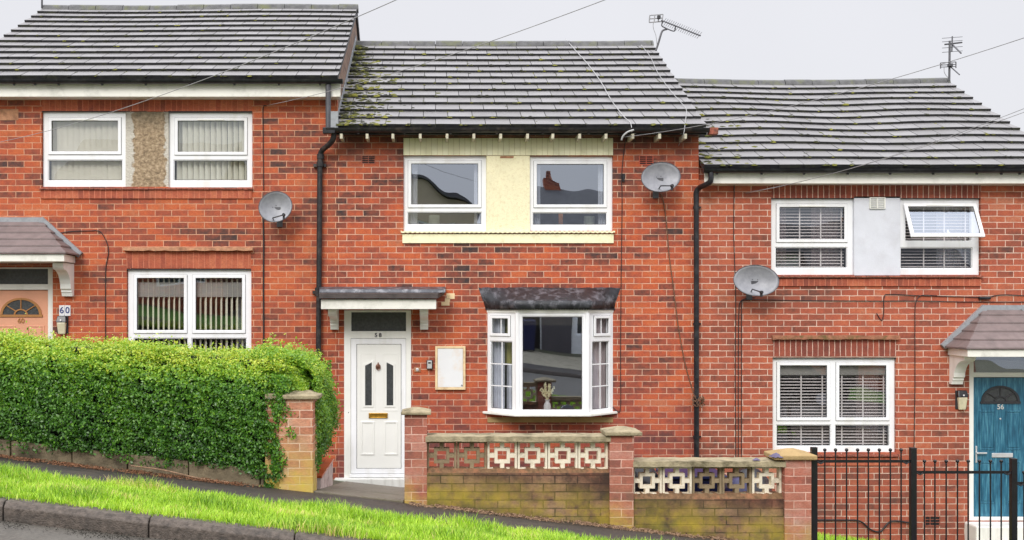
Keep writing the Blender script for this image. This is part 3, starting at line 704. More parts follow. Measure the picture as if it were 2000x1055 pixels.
roof(h60, X60a, X60b+.03, ZE60, ZR60, sag60, moss_general(330, 0, .9), seed=3)
MB().box(X60a, X60b+.06, -.235, -.20, PZ(190, -.2), PZ(158, -.2)).build('fascia', M['fascia'], h60, bevel=.003)
MB().box(X60a, X60b+.06, -.1999, -.0001, PZ(190, -.2)+.004, PZ(190, -.2)+.016).build('soffit', M['upvc2'], h60)
gutter(h60, X60a, X60b+.10, ZE60-.02, [PX(x, -.3) for x in (28, 69, 115, 200, 285, 372, 458, 545, 625)])
window(h60, WL[0], [rect(99, 235, 229, 295)], [rect(93, 313, 236, 351)])
window(h60, WL[1], [rect(346, 235, 476, 296)], [rect(339, 313, 481, 351)], glass='glass')
window(h60, WL[2], [rect(266, 543, 358, 645), rect(381, 543, 472, 645)], [rect(261, 662, 364, 698), rect(374, 662, 479, 698)], glass='glass')
MB().box(WL[0][1]+.001, WL[1][0]-.001, 0.006, .06, WL[0][2]-.01, WL[0][3]+.03).build('render_panel', M['render60'], h60)
soldier(h60, (PX(82), PX(492), PZ(217), PZ(193)), 's60')
clay_sill(h60, PX(78), PX(495), PZ(369))
soldier(h60, (PX(80), PX(492), PZ(388), PZ(372)), 's60', 'sill_course', .02)
soldier(h60, (PX(247), PX(490), PZ(524), PZ(492)), 's60')
ledge(h60, (PX(243), PX(495), PZ(490), PZ(483)), 'stone', .07)
MB().box(PX(0), PX(36), -.003, .02, PZ(235), PZ(213)).build('stone_vent', M['stone'], h60)
def recess_shade_strip(parent, r, h=.013): MB().box(r[0]-.006, r[1]+.006, .006, .03, r[3]-.001, r[3]+h).build('joint', M['gasket'], parent)  # dark strip: window recess shade painted in, along with the black damp-course line
for r_ in WL: recess_shade_strip(h60, r_)
# porch and door of 60
tiled_canopy(h60, PX(38), PX(157)-PX(38), 0.84, PX(80)-PX(38), PZ(430), PZ(500))
bracket_corbel(h60, PX(114, -.2), PX(135, -.2), PZ(515, -.1), PZ(579, -.0))
bracket_corbel(h60, PX(-62, -.2), PX(-41, -.2), PZ(515, -.1), PZ(579, -.0))
fr = MB().plate(D60, [(PX(-16), PX(92), D60[2]+.06, PZ(566)), (PX(-16), PX(92), PZ(555), PZ(525))], .03, .1).build('door_frame', M['upvc2'], h60, bevel=.004)
MB().box(PX(-16), PX(92), .07, .08, PZ(556), PZ(524)).build('toplight', M['obscure'], fr)
def fan_door(parent, cx, zb, zt, mat, trim, glassm, num, handle_left=None, arch_r=None, arch_z=None, panels=(), numz=None, nummat='numwhite', yd=.06):
    hw = (PX(92)-PX(-16))/2
    d = MB().box(cx-hw, cx+hw, yd, yd+.045, zb, zt).build('door', M[mat], parent, bevel=.004)
    r = arch_r; a = MB(); n = 18
    a.add([(cx+r*math.cos(math.pi*k/n), yd-.003, arch_z+r*.82*math.sin(math.pi*k/n)) for k in range(n+1)], [tuple(range(n+1))])
    a.build('fanlight_glass', M[glassm], d)
    b = MB()
    def arc(r0, r1, y):
        vs = []
        for k in range(n+1):
            t = math.pi*k/n
            for rr in (r0, r1):
                for yy in (yd-.016, yd-.0005): vs.append((cx+rr*math.cos(t), yy, arch_z+rr*.82*math.sin(t)))
        fs = []
        for k in range(n):
            i = k*4; j = i+4
            fs += [(i, i+2, j+2, j), (i+2, i+3, j+3, j+2), (i, j, j+1, i+1)]
        b.add(vs, fs)
    arc(r-.004, r+.03, 0); arc(r*.30, r*.38, 0)
    b.box(cx-r-.04, cx+r+.04, yd-.016, yd-.0005, arch_z-.03, arch_z+.002)
    for ang in (38, 90, 142):
        t = R(ang); p0 = Vector((cx+r*.34*math.cos(t), yd-.008, arch_z+r*.3*math.sin(t))); p1 = Vector((cx+r*math.cos(t), yd-.008, arch_z+r*.82*math.sin(t)))
        b.tube([p0, p1], .008, 6)
    b.build('fanlight_trim', M[trim], d)
    for (x0, x1, z0, z1) in panels:
        MB().plate((x0, x1, z0, z1), [(x0+.02, x1-.02, z0+.02, z1-.02)], yd-.008, yd-.0005).build('panel_moulding', M[mat], d, bevel=.003)
        MB().box(x0+.035, x1-.035, yd-.007, yd-.0004, z0+.035, z1-.035).build('raised_panel', M[mat], d, bevel=.005)
    if num: text_mesh(num, .095, .004, 'door_number', M[nummat], d, (cx, yd-.006, numz), .001)
    return d
c60 = PX(38)
fan_door(h60, c60, D60[2]+.06, PZ(567), 'door_peach', 'tan', 'obscure', '60', arch_r=.255, arch_z=PZ(615), numz=PZ(627), nummat='tan',
         panels=[(c60-.32, c60-.08, PZ(700), PZ(636)), (c60+.08, c60+.32, PZ(700), PZ(636))])
MB().box(D60[0]-.05, D60[1]+.05, -.3, 0.03, D60[2]-.3, D60[2]).build('door_step', M['concrete'], h60, bevel=.01)
# side flashing between the two roofs
Lr = math.hypot(YR-YE, ZR58-ZE58); fm = MB()
def flash(x0_, ze, zr, segs=11):
    for i in range(segs):
        t0, t1 = i/segs, (i+1)/segs+.006
        y0, y1 = YE+.1+(YR-YE-.1)*t0, YE+.1+(YR-YE-.1)*t1; z0, z1 = ze+.05+(zr-ze)*t0, ze+.05+(zr-ze)*t1
        fm.hexa([(x0_+.001, y0, z0-.05), (x0_+.012, y0, z0-.05), (x0_+.012, y1, z1-.05), (x0_+.001, y1, z1-.05), (x0_+.001, y0, z0+.10), (x0_+.010, y0, z0+.10), (x0_+.010, y1, z1+.10), (x0_+.001, y1, z1+.10)])
flash(X60b, ZE58, ZR58)
fm.box(PX(655, -.25)-.06, PX(655, -.25)+.04, -.29, -.24, PZ(252, -.27), PZ(218, -.27))
fm.build('lead_flashing', M['leadlight'], h60)

# ================================================================== HOUSE 58 (middle)
W58 = [rect(788, 304, 950, 452), rect(1035, 305, 1197, 451)]
D58 = (PX(672), PX(803), PZ(945)+.0, PZ(606))
BAY = (PX(957), PX(1192), PZ(800), PZ(610))
house_body(h58, X60b, X58b-.002, PZ(256), ZR58, W58 + [(W58[0][1], W58[1][0], W58[0][2], W58[0][3]), D58, BAY], 'b58', -0.9, ZE58)
sag58 = lambda u, v: -0.012*math.sin((u+1.4)*.64)*(0.3+v*.7)
roof(h58, X60b+.004, X58b+.03, ZE58, ZR58, sag58, moss_general(520, 760), seed=11)
MB().box(X60b, X58b+.05, -.235, -.19, PZ(264, -.2), PZ(250, -.2)).build('fascia', M['blackold'], h58)
MB().box(X60b, X58b+.04, -.1899, -.0001, PZ(258, -.2), PZ(256, -.2)).build('soffit', M['blackold'], h58)
gutter(h58, X60b-.12, X58b+.06, ZE58-.02, [PX(x, -.3) for x in (700, 790, 880, 970, 1060, 1150, 1240, 1330)], 'blackold')
rt = None
for i, px in enumerate((668, 718, 768, 821, 873, 925, 977, 1029, 1078, 1130, 1181, 1233, 1285, 1335)):
    x = PX(px, -.22)
    MB().box(x-.018, x+.018, -.34, -.03, PZ(273, -.25), PZ(263, -.25)-.002).build('rafter_foot', M['foot'], h58, bevel=.003)
MB().box(PX(1385, -.3), PX(1400, -.3)+.02, -.30, -.20, PZ(262, -.3), PZ(249, -.3)).build('eave_block', M['clay'], h58)
window(h58, W58[0], [rect(803, 319, 934, 399)], [rect(797, 415, 940, 437)], glass='glass_hi', vent=False)
window(h58, W58[1], [rect(1049, 320, 1180, 399)], [rect(1042, 416, 1185, 438)], glass='glass_hi', vent=False)
soldier(h58, (PX(788), PX(1197), PZ(303.5), PZ(270)), 'scream', 'lintel', .012)
MB().box(W58[0][1]+.001, W58[1][0]-.001, .001, .06, W58[0][2]-.01, W58[0][3]+.005).build('pebbledash_panel', M['pebble'], h58)
# corrugated-tile sill painted cream
mb = MB(); n = 150; xs = np.linspace(PX(783), PX(1200), n); vs = []
for i, x in enumerate(xs):
    w = .007*math.cos(i*2*math.pi/3.3); z = PZ(453.5)
    vs += [(x, -.05, z-.012+w), (x, -.05, z+.010+w), (x, .05, z+.016), (x, .05, z-.012)]
fs = [(0,1,2,3), tuple(4*(n-1)+k for k in (3,2,1,0))] + [(4*i+k, 4*(i+1)+k, 4*(i+1)+(k+1)%4, 4*i+(k+1)%4) for i in range(n-1) for k in range(4)]
mb.add(vs, fs).build('tile_sill', M['cream'], h58)
soldier(h58, (PX(786), PX(1198), PZ(475), PZ(457.5)), 'cream', 'sill_course', .022)
MB().box(PX(977), PX(1003), -.004, .0, PZ(309), PZ(305)).build('patch', M['stone'], h58)
def airbrick(parent, x0, x1, z0, z1, mat, rows=3, cols=3):
    g = .008; cw = (x1-x0-.02-g*(cols-1))/cols; rh = (z1-z0-.02-g*(rows-1))/rows
    holes = [(x0+.01+i*(cw+g), x0+.01+i*(cw+g)+cw, z0+.01+j*(rh+g), z0+.01+j*(rh+g)+rh) for i in range(cols) for j in range(rows)]
    a = MB().plate((x0, x1, z0, z1), holes, -.006, -.0005).build('air_brick', M[mat], parent)
    MB().box(x0+.002, x1-.002, -.001, .004, z0+.002, z1-.002).build('vent_slots', M['dark'], a)
airbrick(h58, PX(706), PX(733), PZ(320), PZ(304), 'clay', 4, 2)
airbrick(h58, PX(1248), PX(1276), PZ(322), PZ(304), 'airbrick', 4, 2)
# door
dl = (PX(697), PX(783), PZ(915), PZ(673))
fr = MB().plate(D58, [(PX(685), PX(793), PZ(926), PZ(661)), (PX(686), PX(793), PZ(647), PZ(610))], .0, .08).build('door_frame', M['upvc2'], h58, bevel=.004)
MB().box(PX(685)-.005, PX(794)+.005, .04, .05, PZ(647.5), PZ(609)).build('toplight', M['obscure'], fr)
MB().plate((PX(685)+.002, PX(793)-.002, PZ(926)+.002, PZ(661)-.002), [(dl[0]-.006, dl[1]+.006, dl[2]-.006, dl[3]+.006)], .012, .07).build('door_jamb', M['upvc'], fr, bevel=.003)
MB().plate((dl[0]-.008, dl[1]+.008, dl[2]-.008, dl[3]+.008), [(dl[0]+.0, dl[1]-.0, dl[2]+.0, dl[3]-.0)], .028, .06).build('door_seal', M['gasket'], fr)
door = MB().box(dl[0], dl[1], .022, .062, dl[2], dl[3]).build('door', M['door_white'], h58, bevel=.004)
for (a, b, c_, d_, hz) in ((713, 726, 708, 792, -1), (755, 768, 708, 792, 1)):
    xa_, xb_ = PX(a), PX(b); zt_, zb_ = PZ(c_), PZ(d_); k = .045
    def shp(e, y0, y1, mt, nm):
        if hz < 0: pl = [(xa_-e, zb_-e), (xb_+e, zb_-e), (xb_+e, zt_+e), (xa_-e, zt_-k+e)]
        else: pl = [(xa_-e, zb_-e), (xb_+e, zb_-e), (xb_+e, zt_-k+e), (xa_-e, zt_+e)]
        MB().prism_y(pl, y0, y1).build(nm, M[mt], door, bevel=.003)
    shp(.026, .014, .0215, 'door_white', 'glass_surround'); shp(0, .0115, .0145, 'obscure', 'leaded_glass')
for (a, b) in ((704, 731), (750, 777)):
    z0_, z1_ = PZ(889), PZ(823); x0_, x1_ = PX(a), PX(b)
    MB().plate((x0_, x1_, z0_, z1_), [(x0_+.024, x1_-.024, z0_+.024, z1_-.024)], .012, .0215).build('panel_moulding', M['door_white'], door, bevel=.005)
MB().plate((PX(703), PX(733), PZ(803), PZ(690)), [(PX(703)+.012, PX(733)-.012, PZ(803)+.012, PZ(690)-.012)], .018, .0215).build('panel_moulding', M['door_white'], door, bevel=.003)
MB().plate((PX(748), PX(778), PZ(803), PZ(690)), [(PX(748)+.012, PX(778)-.012, PZ(803)+.012, PZ(690)-.012)], .018, .0215).build('panel_moulding', M['door_white'], door, bevel=.003)
lb = MB().plate((PX(720), PX(757), PZ(817), PZ(807)), [(PX(724), PX(753), PZ(815), PZ(809.5))], .006, .0215).build('letterbox', M['brass'], door, bevel=.003)
MB().box(PX(724), PX(753), .012, .02, PZ(815), PZ(809.5)).build('flap', M['brass'], lb)
kn = MB(); kx, kz = PX(738.5), PZ(716)
kn.lathe([(.004, 0), (.03, .004), (.034, .012), (.016, .02), (.003, .024)], (kx, .0215, kz), 14, 'y'); kn.tube([(kx, .01, kz+.055), (kx, .006, kz+.03), (kx, .004, kz)], [.008, .012, .01], 8)
kn.tube([(kx-.028, .008, kz+.01), (kx-.026, .004, kz-.03), (kx, .002, kz-.05), (kx+.026, .004, kz-.03), (kx+.028, .008, kz+.01)], .006, 8)
kn.build('knocker', M['bronze'], door, smooth=True)
text_mesh('5 8', .075, .003, 'door_number', M['gasket'], fr, (PX(738.5), -.004, PZ(655)), .002)
MB().box(PX(683), PX(790), -.03, .03, PZ(932), PZ(926)).build('threshold', M['upvc'], fr, bevel=.004)
MB().box(PX(654), PX(800), -.10, .02, PZ(949)-.02, PZ(933)).build('door_step', M['white_paint'], h58, bevel=.012)
MB().box(PX(650), PX(802), -.31, -.1001, PZ(949)-.2, PZ(949)).build('lower_step', M['path'], h58, bevel=.012)
# flat canopy
Yc = -.55
can = MB().box(PX(627, Yc), PX(852, Yc), Yc, -.001, PZ(604, Yc), PZ(585, Yc)).build('canopy', M['fascia'], h58, bevel=.004)
MB().hexa([(PX(624, Yc), Yc-.05, PZ(583, Yc)), (PX(855, Yc), Yc-.05, PZ(583, Yc)), (PX(868), -.05, PZ(575)), (PX(624), -.05, PZ(575)),
    (PX(624, Yc), Yc-.05, PZ(574, Yc)), (PX(855, Yc), Yc-.05, PZ(574, Yc)), (PX(868), -.05, PZ(567)), (PX(624), -.05, PZ(567))]).build('canopy_tiles', M['darktile'], can)
MB().hexa([(PX(624, -.4), -.44, PZ(572, -.4)), (PX(870, -.4), -.44, PZ(572, -.4)), (PX(870), 0, PZ(569)), (PX(624), 0, PZ(569)),
    (PX(624, -.4), -.42, PZ(565, -.4)), (PX(870, -.4), -.42, PZ(565, -.4)), (PX(870), 0, PZ(560)), (PX(624), 0, PZ(560))]).build('lead_flashing', M['lead'], can, bevel=.006)
for a, b in ((642, 658), (820, 836)): bracket_corbel(h58, PX(a, -.3), PX(b, -.3), PZ(604.5, Yc), PZ(644, -.1), .40)
# pale mortar patches right of the canopy
MB().box(PX(862), PX(878), -.003, .001, PZ(597), PZ(590)).box(PX(872), PX(888), -.0035, .001, PZ(584), PZ(573)).box(PX(877.5)-.06, PX(879), -.0035, .001, PZ(590), PZ(583)).build('patch', M['meterf'], h58)
# ---- bay window
P0 = Vector((PX(952), 0)); P1 = Vector((PX(1011, -.35), -.35)); P2 = Vector((PX(1147, -.35), -.35)); P3 = Vector((PX(1197), 0))
zb, zt = PZ(803), PZ(611)
def panel_map(A, B):
    d = (B-A); L = d.length; d = d/L; n = Vector((-d.y, d.x))     # n points into the house
    return (lambda u, y, z: (A.x+d.x*u+n.x*y, A.y+d.y*u+n.y*y, z)), L
mpc, Lc = panel_map(P1, P2)
ug = lambda px: PX(px, -.35) - P1.x
zf = lambda py: PZ(py, -.35)
bay = window(h58, (0, Lc, zb, zt), [], [(ug(1021), ug(1137), zf(800), zf(619))], Y=0.0, mp=mpc, glass='glass_mid', vent=False, mat='upvc')
for side, (A, B) in enumerate(((P0, P1), (P2, P3))):
    mps, Ls = panel_map(A, B)
    def uf(px):      # photo px -> u along the slanted panel
        lo, hi = 0, Ls
        for _ in range(40):
            m_ = (lo+hi)/2; q = mps(m_, 0, 0)
            if CX + q[0]*sc(q[1]) < px: lo = m_
            else: hi = m_
        return (lo+hi)/2
    if side == 0: a0, a1, b0, b1, mid1, mid2 = 962, 993, 959, 999, 978, 980
    else: a0, a1, b0, b1, mid1, mid2 = 1163, 1188, 1158, 1189, 1175, 1173
    zz = lambda py: PZ(py, -.15)
    up = (uf(a0), uf(a1), zz(651), zz(622)); lo_ = (uf(b0), uf(b1), zz(798), zz(668))
    bt = .007
    um, lm = uf(mid1), uf(mid2)
    bars = [(um-bt, um+bt, up[2], up[3]), (lm-bt, lm+bt, lo_[2], lo_[3])] + [(lo_[0], lo_[1], zz(y)-bt, zz(y)+bt) for y in (711, 754)]
    window(h58, (0, Ls, zb, zt), [up], [lo_], Y=0.0, mp=mps, glass='glass_lo', vent=False, bars=bars, lw=.04)
for Pq in (P1, P2):
    MB().tube([(Pq.x, Pq.y+.01, zb), (Pq.x, Pq.y+.01, zt)], .035, 8).build('corner_post', M['upvc'], h58, smooth=True)
def ring(z, ins, fr_):   # bay-shaped outline
    return [(P0.x-ins, 0.0), (P1.x-ins*.6, P1.y-fr_), (P2.x+ins*.6, P2.y-fr_), (P3.x+ins, 0.0)]
MB().prism_z(ring(0, .01, .015), zt+.001, zt+.055).build('bay_header', M['upvc2'], h58, bevel=.003)
sl = MB().prism_z(ring(0, .07, .05), zb-.035, zb-.001); sl.build('bay_sill', M['upvc2'], h58, bevel=.008)
MB().box(PX(952), PX(1197), -.012, .05, PZ(825), PZ(815)-.0).build('bay_base', M['cap_tan'], h58)
mb = MB(); rings = []
for z, pts in ((PZ(562), [(PX(934), .0), (PX(1000), -.03), (PX(1150), -.03), (PX(1212), .0)]),
               (zt+.165, [(PX(943), .0), (P1.x-.02, -.41), (P2.x+.02, -.41), (PX(1204), .0)]),
               (zt+.15, [(PX(944), .0), (P1.x-.03, -.445), (P2.x+.03, -.445), (PX(1203), .0)]),
               (zt+.056, [(PX(948), .0), (P1.x-.025, -.43), (P2.x+.025, -.43), (PX(1200), .0)])):
    n = 30; L_ = []
    for k in range(n+1):
        t = k/n*3; i = min(int(t), 2); f_ = t-i
        L_.append((pts[i][0]*(1-f_)+pts[i+1][0]*f_, pts[i][1]*(1-f_)+pts[i+1][1]*f_+random.uniform(-.008, .008)*(0 < k < n), z+random.uniform(-.007, .007)))
    rings.append(L_)
vs = [p for r_ in rings for p in r_] + [(x, .02, z) for x, y, z in rings[0]] + [(x, .02, z) for x, y, z in rings[-1]]
n1 = 31; fs = [(r_*n1+k, r_*n1+n1+k, r_*n1+n1+k+1, r_*n1+k+1) for r_ in range(3) for k in range(30)]
fs += [(3*n1+k, 5*n1+k, 5*n1+k+1, 3*n1+k+1) for k in range(30)] + [(k, k+1, 4*n1+k+1, 4*n1+k) for k in range(30)]
mb.add(vs, fs).build('bay_roof', M['leaddark'], h58, smooth='all')
mb = MB()      # scalloped edging under the lead
rg = [Vector((*p, 0)) for p in ring(0, .03, .03)]
for a, b in zip(rg, rg[1:]):
    L_ = (b-a).length; n = int(L_/.034)
    for k in range(n):
        p = a + (b-a)*((k+.5)/n); w = L_/n/2*.98; d = (b-a).normalized()
        pts = [p + d*w*math.cos(t) + Vector((0, 0, zt+.058 - w*1.15*math.sin(t))) for t in [math.pi*q/6 for q in range(7)]]
        nrm = Vector((d.y, -d.x, 0))*.006
        vs = [tuple(q_+nrm) for q_ in pts] + [tuple(q_-nrm) for q_ in pts]
        mb.add(vs, [tuple(range(6, -1, -1)), tuple(range(7, 14))] + [(i, i+1, i+8, i+7) for i in range(6)])
mb.build('scalloped_trim', M['leaddark'], h58)

# ================================================================== HOUSE 56 (right)
W56 = [rect(1507, 388, 1668, 537), rect(1758, 388, 1915, 537), rect(1510, 700, 1750, 884)]
c56 = PX(1958); D56 = (c56-(PX(103)-PX(38)), c56+(PX(103)-PX(38)), PZ(1018), PZ(692))
house_body(h56, X58b, X56b, PZ(352), ZR56, [(a-.006, b+.006, c, d+.013) for a, b, c, d in W56] + [(W56[0][1], W56[1][0], W56[0][2], W56[0][3]), D56], 'b56', -1.6, ZE56)
sag56 = lambda u, v: -0.042*math.sin(max(0, min(1, (u-3.6)/5.0))*math.pi)*v - .016*math.sin((u-3.2)*2.3+v*2.2)*math.sin(v*math.pi) 
roof(h56, X58b+.004, X56b+.02, ZE56, ZR56, sag56, lambda *a: moss_general(620, 200, 1.15, 1.5)(*a) + moss_general(260, 0, .9)(*a), seed=21)
MB().box(X58b+.02, X56b+.05, -.235, -.20, PZ(359, -.2), PZ(336, -.2)).build('fascia', M['fascia'], h56, bevel=.003)
MB().box(X58b+.02, X56b+.05, -.1999, -.0001, PZ(359, -.2)+.004, PZ(359, -.2)+.016).build('soffit', M['upvc2'], h56)
gutter(h56, X58b-.02, X56b+.08, ZE56-.02, [PX(x, -.3) for x in (1400, 1487, 1570, 1655, 1738, 1822, 1907, 1955, 1991)])
window(h56, W56[0], [rect(1524, 404, 1651, 467)], [rect(1518, 484, 1656, 522)], glass='glass')
for r_ in W56: recess_shade_strip(h56, r_)
# open top-hung sash
g1 = rect(1775, 406, 1897, 466)
f56 = window(h56, W56[1], [g1], [rect(1763, 485, 1901, 523)], glass='glass', noglass=(g1,))
so_ = MB(); hgt = g1[3]-g1[2]+.10; hinge = Vector((0, .03, g1[3]+.055)); ang = R(-27)
Rm = Matrix.Translation(hinge) @ Matrix.Rotation(ang, 4, 'X') @ Matrix.Translation(-hinge)
gs = (g1[0]-.02, g1[1]+.02, g1[2]-.01, g1[3]+.0)
sa = MB().plate(grow(gs, .05), [gs], 0.0, .03).xform(Rm).build('open_sash', M['upvc'], f56, bevel=.005)
b = MB().add([(gs[0]-.005, .014, gs[2]-.005), (gs[1]+.005, .014, gs[2]-.005), (gs[1]+.005, .014, gs[3]+.005), (gs[0]-.005, .014, gs[3]+.005)], [(0,1,2,3)]).xform(Rm).build('pane', M['glass_mid'], sa)
MB().plate(gs, [grow(gs, -.005)], .008, .012).xform(Rm).build('gasket', M['gasket'], sa)
MB().box(PX(1808), PX(1860), -.008, -.0005, gs[3]+.008, gs[3]+.022).xform(Rm).build('trickle_vent', M['upvc2'], sa)
MB().box(PX(1838), PX(1841), .018, .035, gs[2]-.01, gs[2]+.06).xform(Rm).build('handle', M['upvc'], sa)
window(h56, W56[2], [rect(1525, 714, 1617, 816), rect(1641, 714, 1733, 816)], [rect(1520, 832, 1624, 871), rect(1635, 832, 1739, 871)], glass='glass')
MB().box(W56[0][1]+.001, W56[1][0]-.001, -.004, .06, W56[0][2]-.005, PZ(384)).build('render_panel', M['render56'], h56)
soldier(h56, (PX(1507), PX(1915), PZ(387), PZ(362)), 's56')
MB().plate((PX(1697), PX(1728), PZ(408), PZ(386)), [(PX(1699), PX(1711.5), PZ(388+i*4+2.2), PZ(388+i*4)) for i in range(5)] + [(PX(1713.5), PX(1726), PZ(388+i*4+2.2), PZ(388+i*4)) for i in range(5)], -.03, -.0045).build('vent_cover', M['upvc2'], h56)
clay_sill(h56, PX(1507), PX(1918), PZ(540), .06)
soldier(h56, (PX(1510), PX(1915), PZ(559), PZ(545)), 's60', 'sill_course', .022)
soldier(h56, (PX(1510), PX(1750), PZ(696), PZ(664)), 's56')
ledge(h56, (PX(1507), PX(1755), PZ(663), PZ(655)), 'mossstone', .06)
clay_sill(h56, PX(1505), PX(1756), PZ(889), .06)
soldier(h56, (PX(1507), PX(1753), PZ(909), PZ(894)), 's60', 'sill_course', .02)
airbrick(h56, PX(1806), PX(1836), PZ(1027), PZ(1008), 'clay', 3, 3)
tiled_canopy(h56, c56, c56-PX(1841), .80, c56-PX(1923), PZ(601), PZ(679), -.62)
bracket_corbel(h56, PX(1868, -.2), PX(1890, -.2), PZ(690, -.1), PZ(750, -.0))
bracket_corbel(h56, 2*c56-PX(1890, -.2), 2*c56-PX(1868, -.2), PZ(690, -.1), PZ(750, -.0))
lx = c56-.378
fr = MB().plate(D56, [(lx, c56+.378, D56[2]+.05, PZ(737)), (lx, c56+.378, PZ(728), PZ(696))], .03, .1).build('door_frame', M['upvc2'], h56, bevel=.004)
MB().box(lx, c56+.378, .07, .08, PZ(729), PZ(695)).build('toplight', M['glass'], fr)
def blue_mat():
    m, t, p = new_mat('blue_woodgrain_door'); g = pos(t)
    mp = N(t, 'ShaderNodeMapping'); mp.inputs['Scale'].default_value = (14, 14, 1.4); t.links.new(g, mp.inputs[0])
    n = noise(t, 3.0, 6, mp.outputs[0], .6)
    t.links.new(ramp(t, n, [(.3, srgb(30, 74, 98)), (.5, srgb(44, 104, 130)), (.72, srgb(86, 146, 166))]), p.inputs['Base Color'])
    p.inputs['Roughness'].default_value = .4; bump(t, p, n, .4, .004); return m
M['door_blue'] = blue_mat()
dz0 = D56[2]+.05
dd = fan_door(h56, c56, dz0, PZ(738), 'door_blue', 'gasket', 'obscure', '56', arch_r=.235, arch_z=PZ(785), numz=PZ(796),
         panels=[(c56-.29, c56-.07, PZ(880), PZ(803)), (c56+.07, c56+.29, PZ(880), PZ(803)), (c56-.29, c56-.07, PZ(985), PZ(903)), (c56+.07, c56+.29, PZ(985), PZ(903))])
MB().box(PX(1941), PX(1982), .045, .0595, PZ(894.5), PZ(886)).build('letterbox', M['chrome'], dd, bevel=.003)
MB().box(PX(1909), PX(1912), .045, .0595, PZ(905), PZ(872)).box(PX(1909), PX(1929), .01, .03, PZ(887), PZ(884)).box(PX(1909), PX(1912), .03, .0455, PZ(887), PZ(884)).build('handle', M['chrome'], dd, bevel=.003)
MB().lathe([(.012, 0), (.012, .008), (.004, .01)], (c56, .0595, PZ(819)), 12, 'y').build('spyhole', M['chrome'], dd)
MB().box(PX(1884), D56[1]+.2, -.32, .03, PZ(1046)-.15, PZ(1019)).build('door_step', M['white_paint'], h56, bevel=.02)
MB().box(PX(1872), D56[1]+.3, -.62, -.3201, PZ(1046)-.6, PZ(1048)).build('lower_step', M['concrete'], h56, bevel=.02)

# ================================================================== downpipes (top-level fittings)
def arc_pts(pts, n=6):     # smooth polyline with Catmull-Rom
    P_ = [Vector(p) for p in pts]; out = []
    for i in range(len(P_)-1):
        a, b, c, d = P_[max(i-1, 0)], P_[i], P_[i+1], P_[min(i+2, len(P_)-1)]
        for k in range(n):
            t = k/n; out.append(0.5*((2*b)+(c-a)*t+(2*a-5*b+4*c-d)*t*t+(3*b-a-3*c+d)*t**3))
    out.append(P_[-1]); return out
dp = thing('downpipe', (PX(622), -.06, G(-1.6, 0)), 'old black downpipe with swan neck left of the white door, disappearing behind the hedge', 'drainpipe')
MB().tube([(PX(641, -.28), -.28, ZE60-.06), (PX(641, -.28), -.28, PZ(252, -.28))], .036, 12).build('upper_pipe', M['galv'], dp, smooth=True)
MB().box(PX(631, -.3), PX(655, -.3), -.36, -.25, PZ(262, -.3), PZ(250, -.3)).build('hopper', M['black'], dp, bevel=.008)
Yp = -.065
MB().tube(arc_pts([(PX(652, -.27), -.27, PZ(258, -.27)), (PX(651, -.26), -.26, PZ(270, -.27)), (PX(643, -.2), -.2, PZ(282, -.2)), (PX(631, -.1), -.1, PZ(292, -.1)), (PX(626, Yp), Yp, PZ(302, Yp)), (PX(626, Yp), Yp, PZ(318, Yp))]), .038, 12).build('swan_neck', M['blackold'], dp, smooth=True)
lp = MB().tube([(PX(625, Yp), Yp, PZ(312, Yp)), (PX(620, Yp), Yp, G(-1.6, 0))], .037, 12); lp.build('lower_pipe', M['blackold'], dp, smooth=True)
c0 = MB()
for y, xx in ((303, 626), (318, 625.5)): c0.tube([(PX(xx, Yp), Yp, PZ(y)), (PX(xx, Yp), Yp, PZ(y+9))], .05, 12)
c0.box(PX(613), PX(637), Yp+.01, -.0005, PZ(327), PZ(321)); c0.build('collar', M['blackold'], dp); c0 = MB(); c0.box(PX(611), PX(634), Yp+.01, -.0005, PZ(574), PZ(568)); c0.tube([(PX(621.5, Yp), Yp, PZ(562)), (PX(621.4, Yp), Yp, PZ(578))], .045, 12)
c0.build('collar', M['blackold'], dp)
dp = thing('downpipe', (PX(1360), -.06, G(3.6, 0)), 'clean black plastic downpipe running down to the low garden wall, right of the eaves dish', 'drainpipe')
MB().tube(arc_pts([(PX(1388, -.31), -.31, ZE56-.05), (PX(1388, -.31), -.31, PZ(353, -.31)), (PX(1380, -.25), -.25, PZ(360, -.25)), (PX(1366, -.1), -.1, PZ(367, -.1)), (PX(1360, Yp), Yp, PZ(376, Yp)), (PX(1360, Yp), Yp, PZ(392, Yp))]), .037, 12).build('swan_neck', M['black'], dp, smooth=True)
MB().tube([(PX(1360, Yp), Yp, PZ(388)), (PX(1360.5, Yp), Yp, G(3.6, 0)-.05)], .036, 12).build('lower_pipe', M['black'], dp, smooth=True)
for y in (403, 630, 850):
    c0 = MB(); c0.tube([(PX(1360, Yp), Yp, PZ(y)), (PX(1360, Yp), Yp, PZ(y+6))], .042, 12); c0.box(PX(1353), PX(1368), Yp+.02, -.0005, PZ(y+4), PZ(y+1)); c0.build('collar', M['black'], dp)

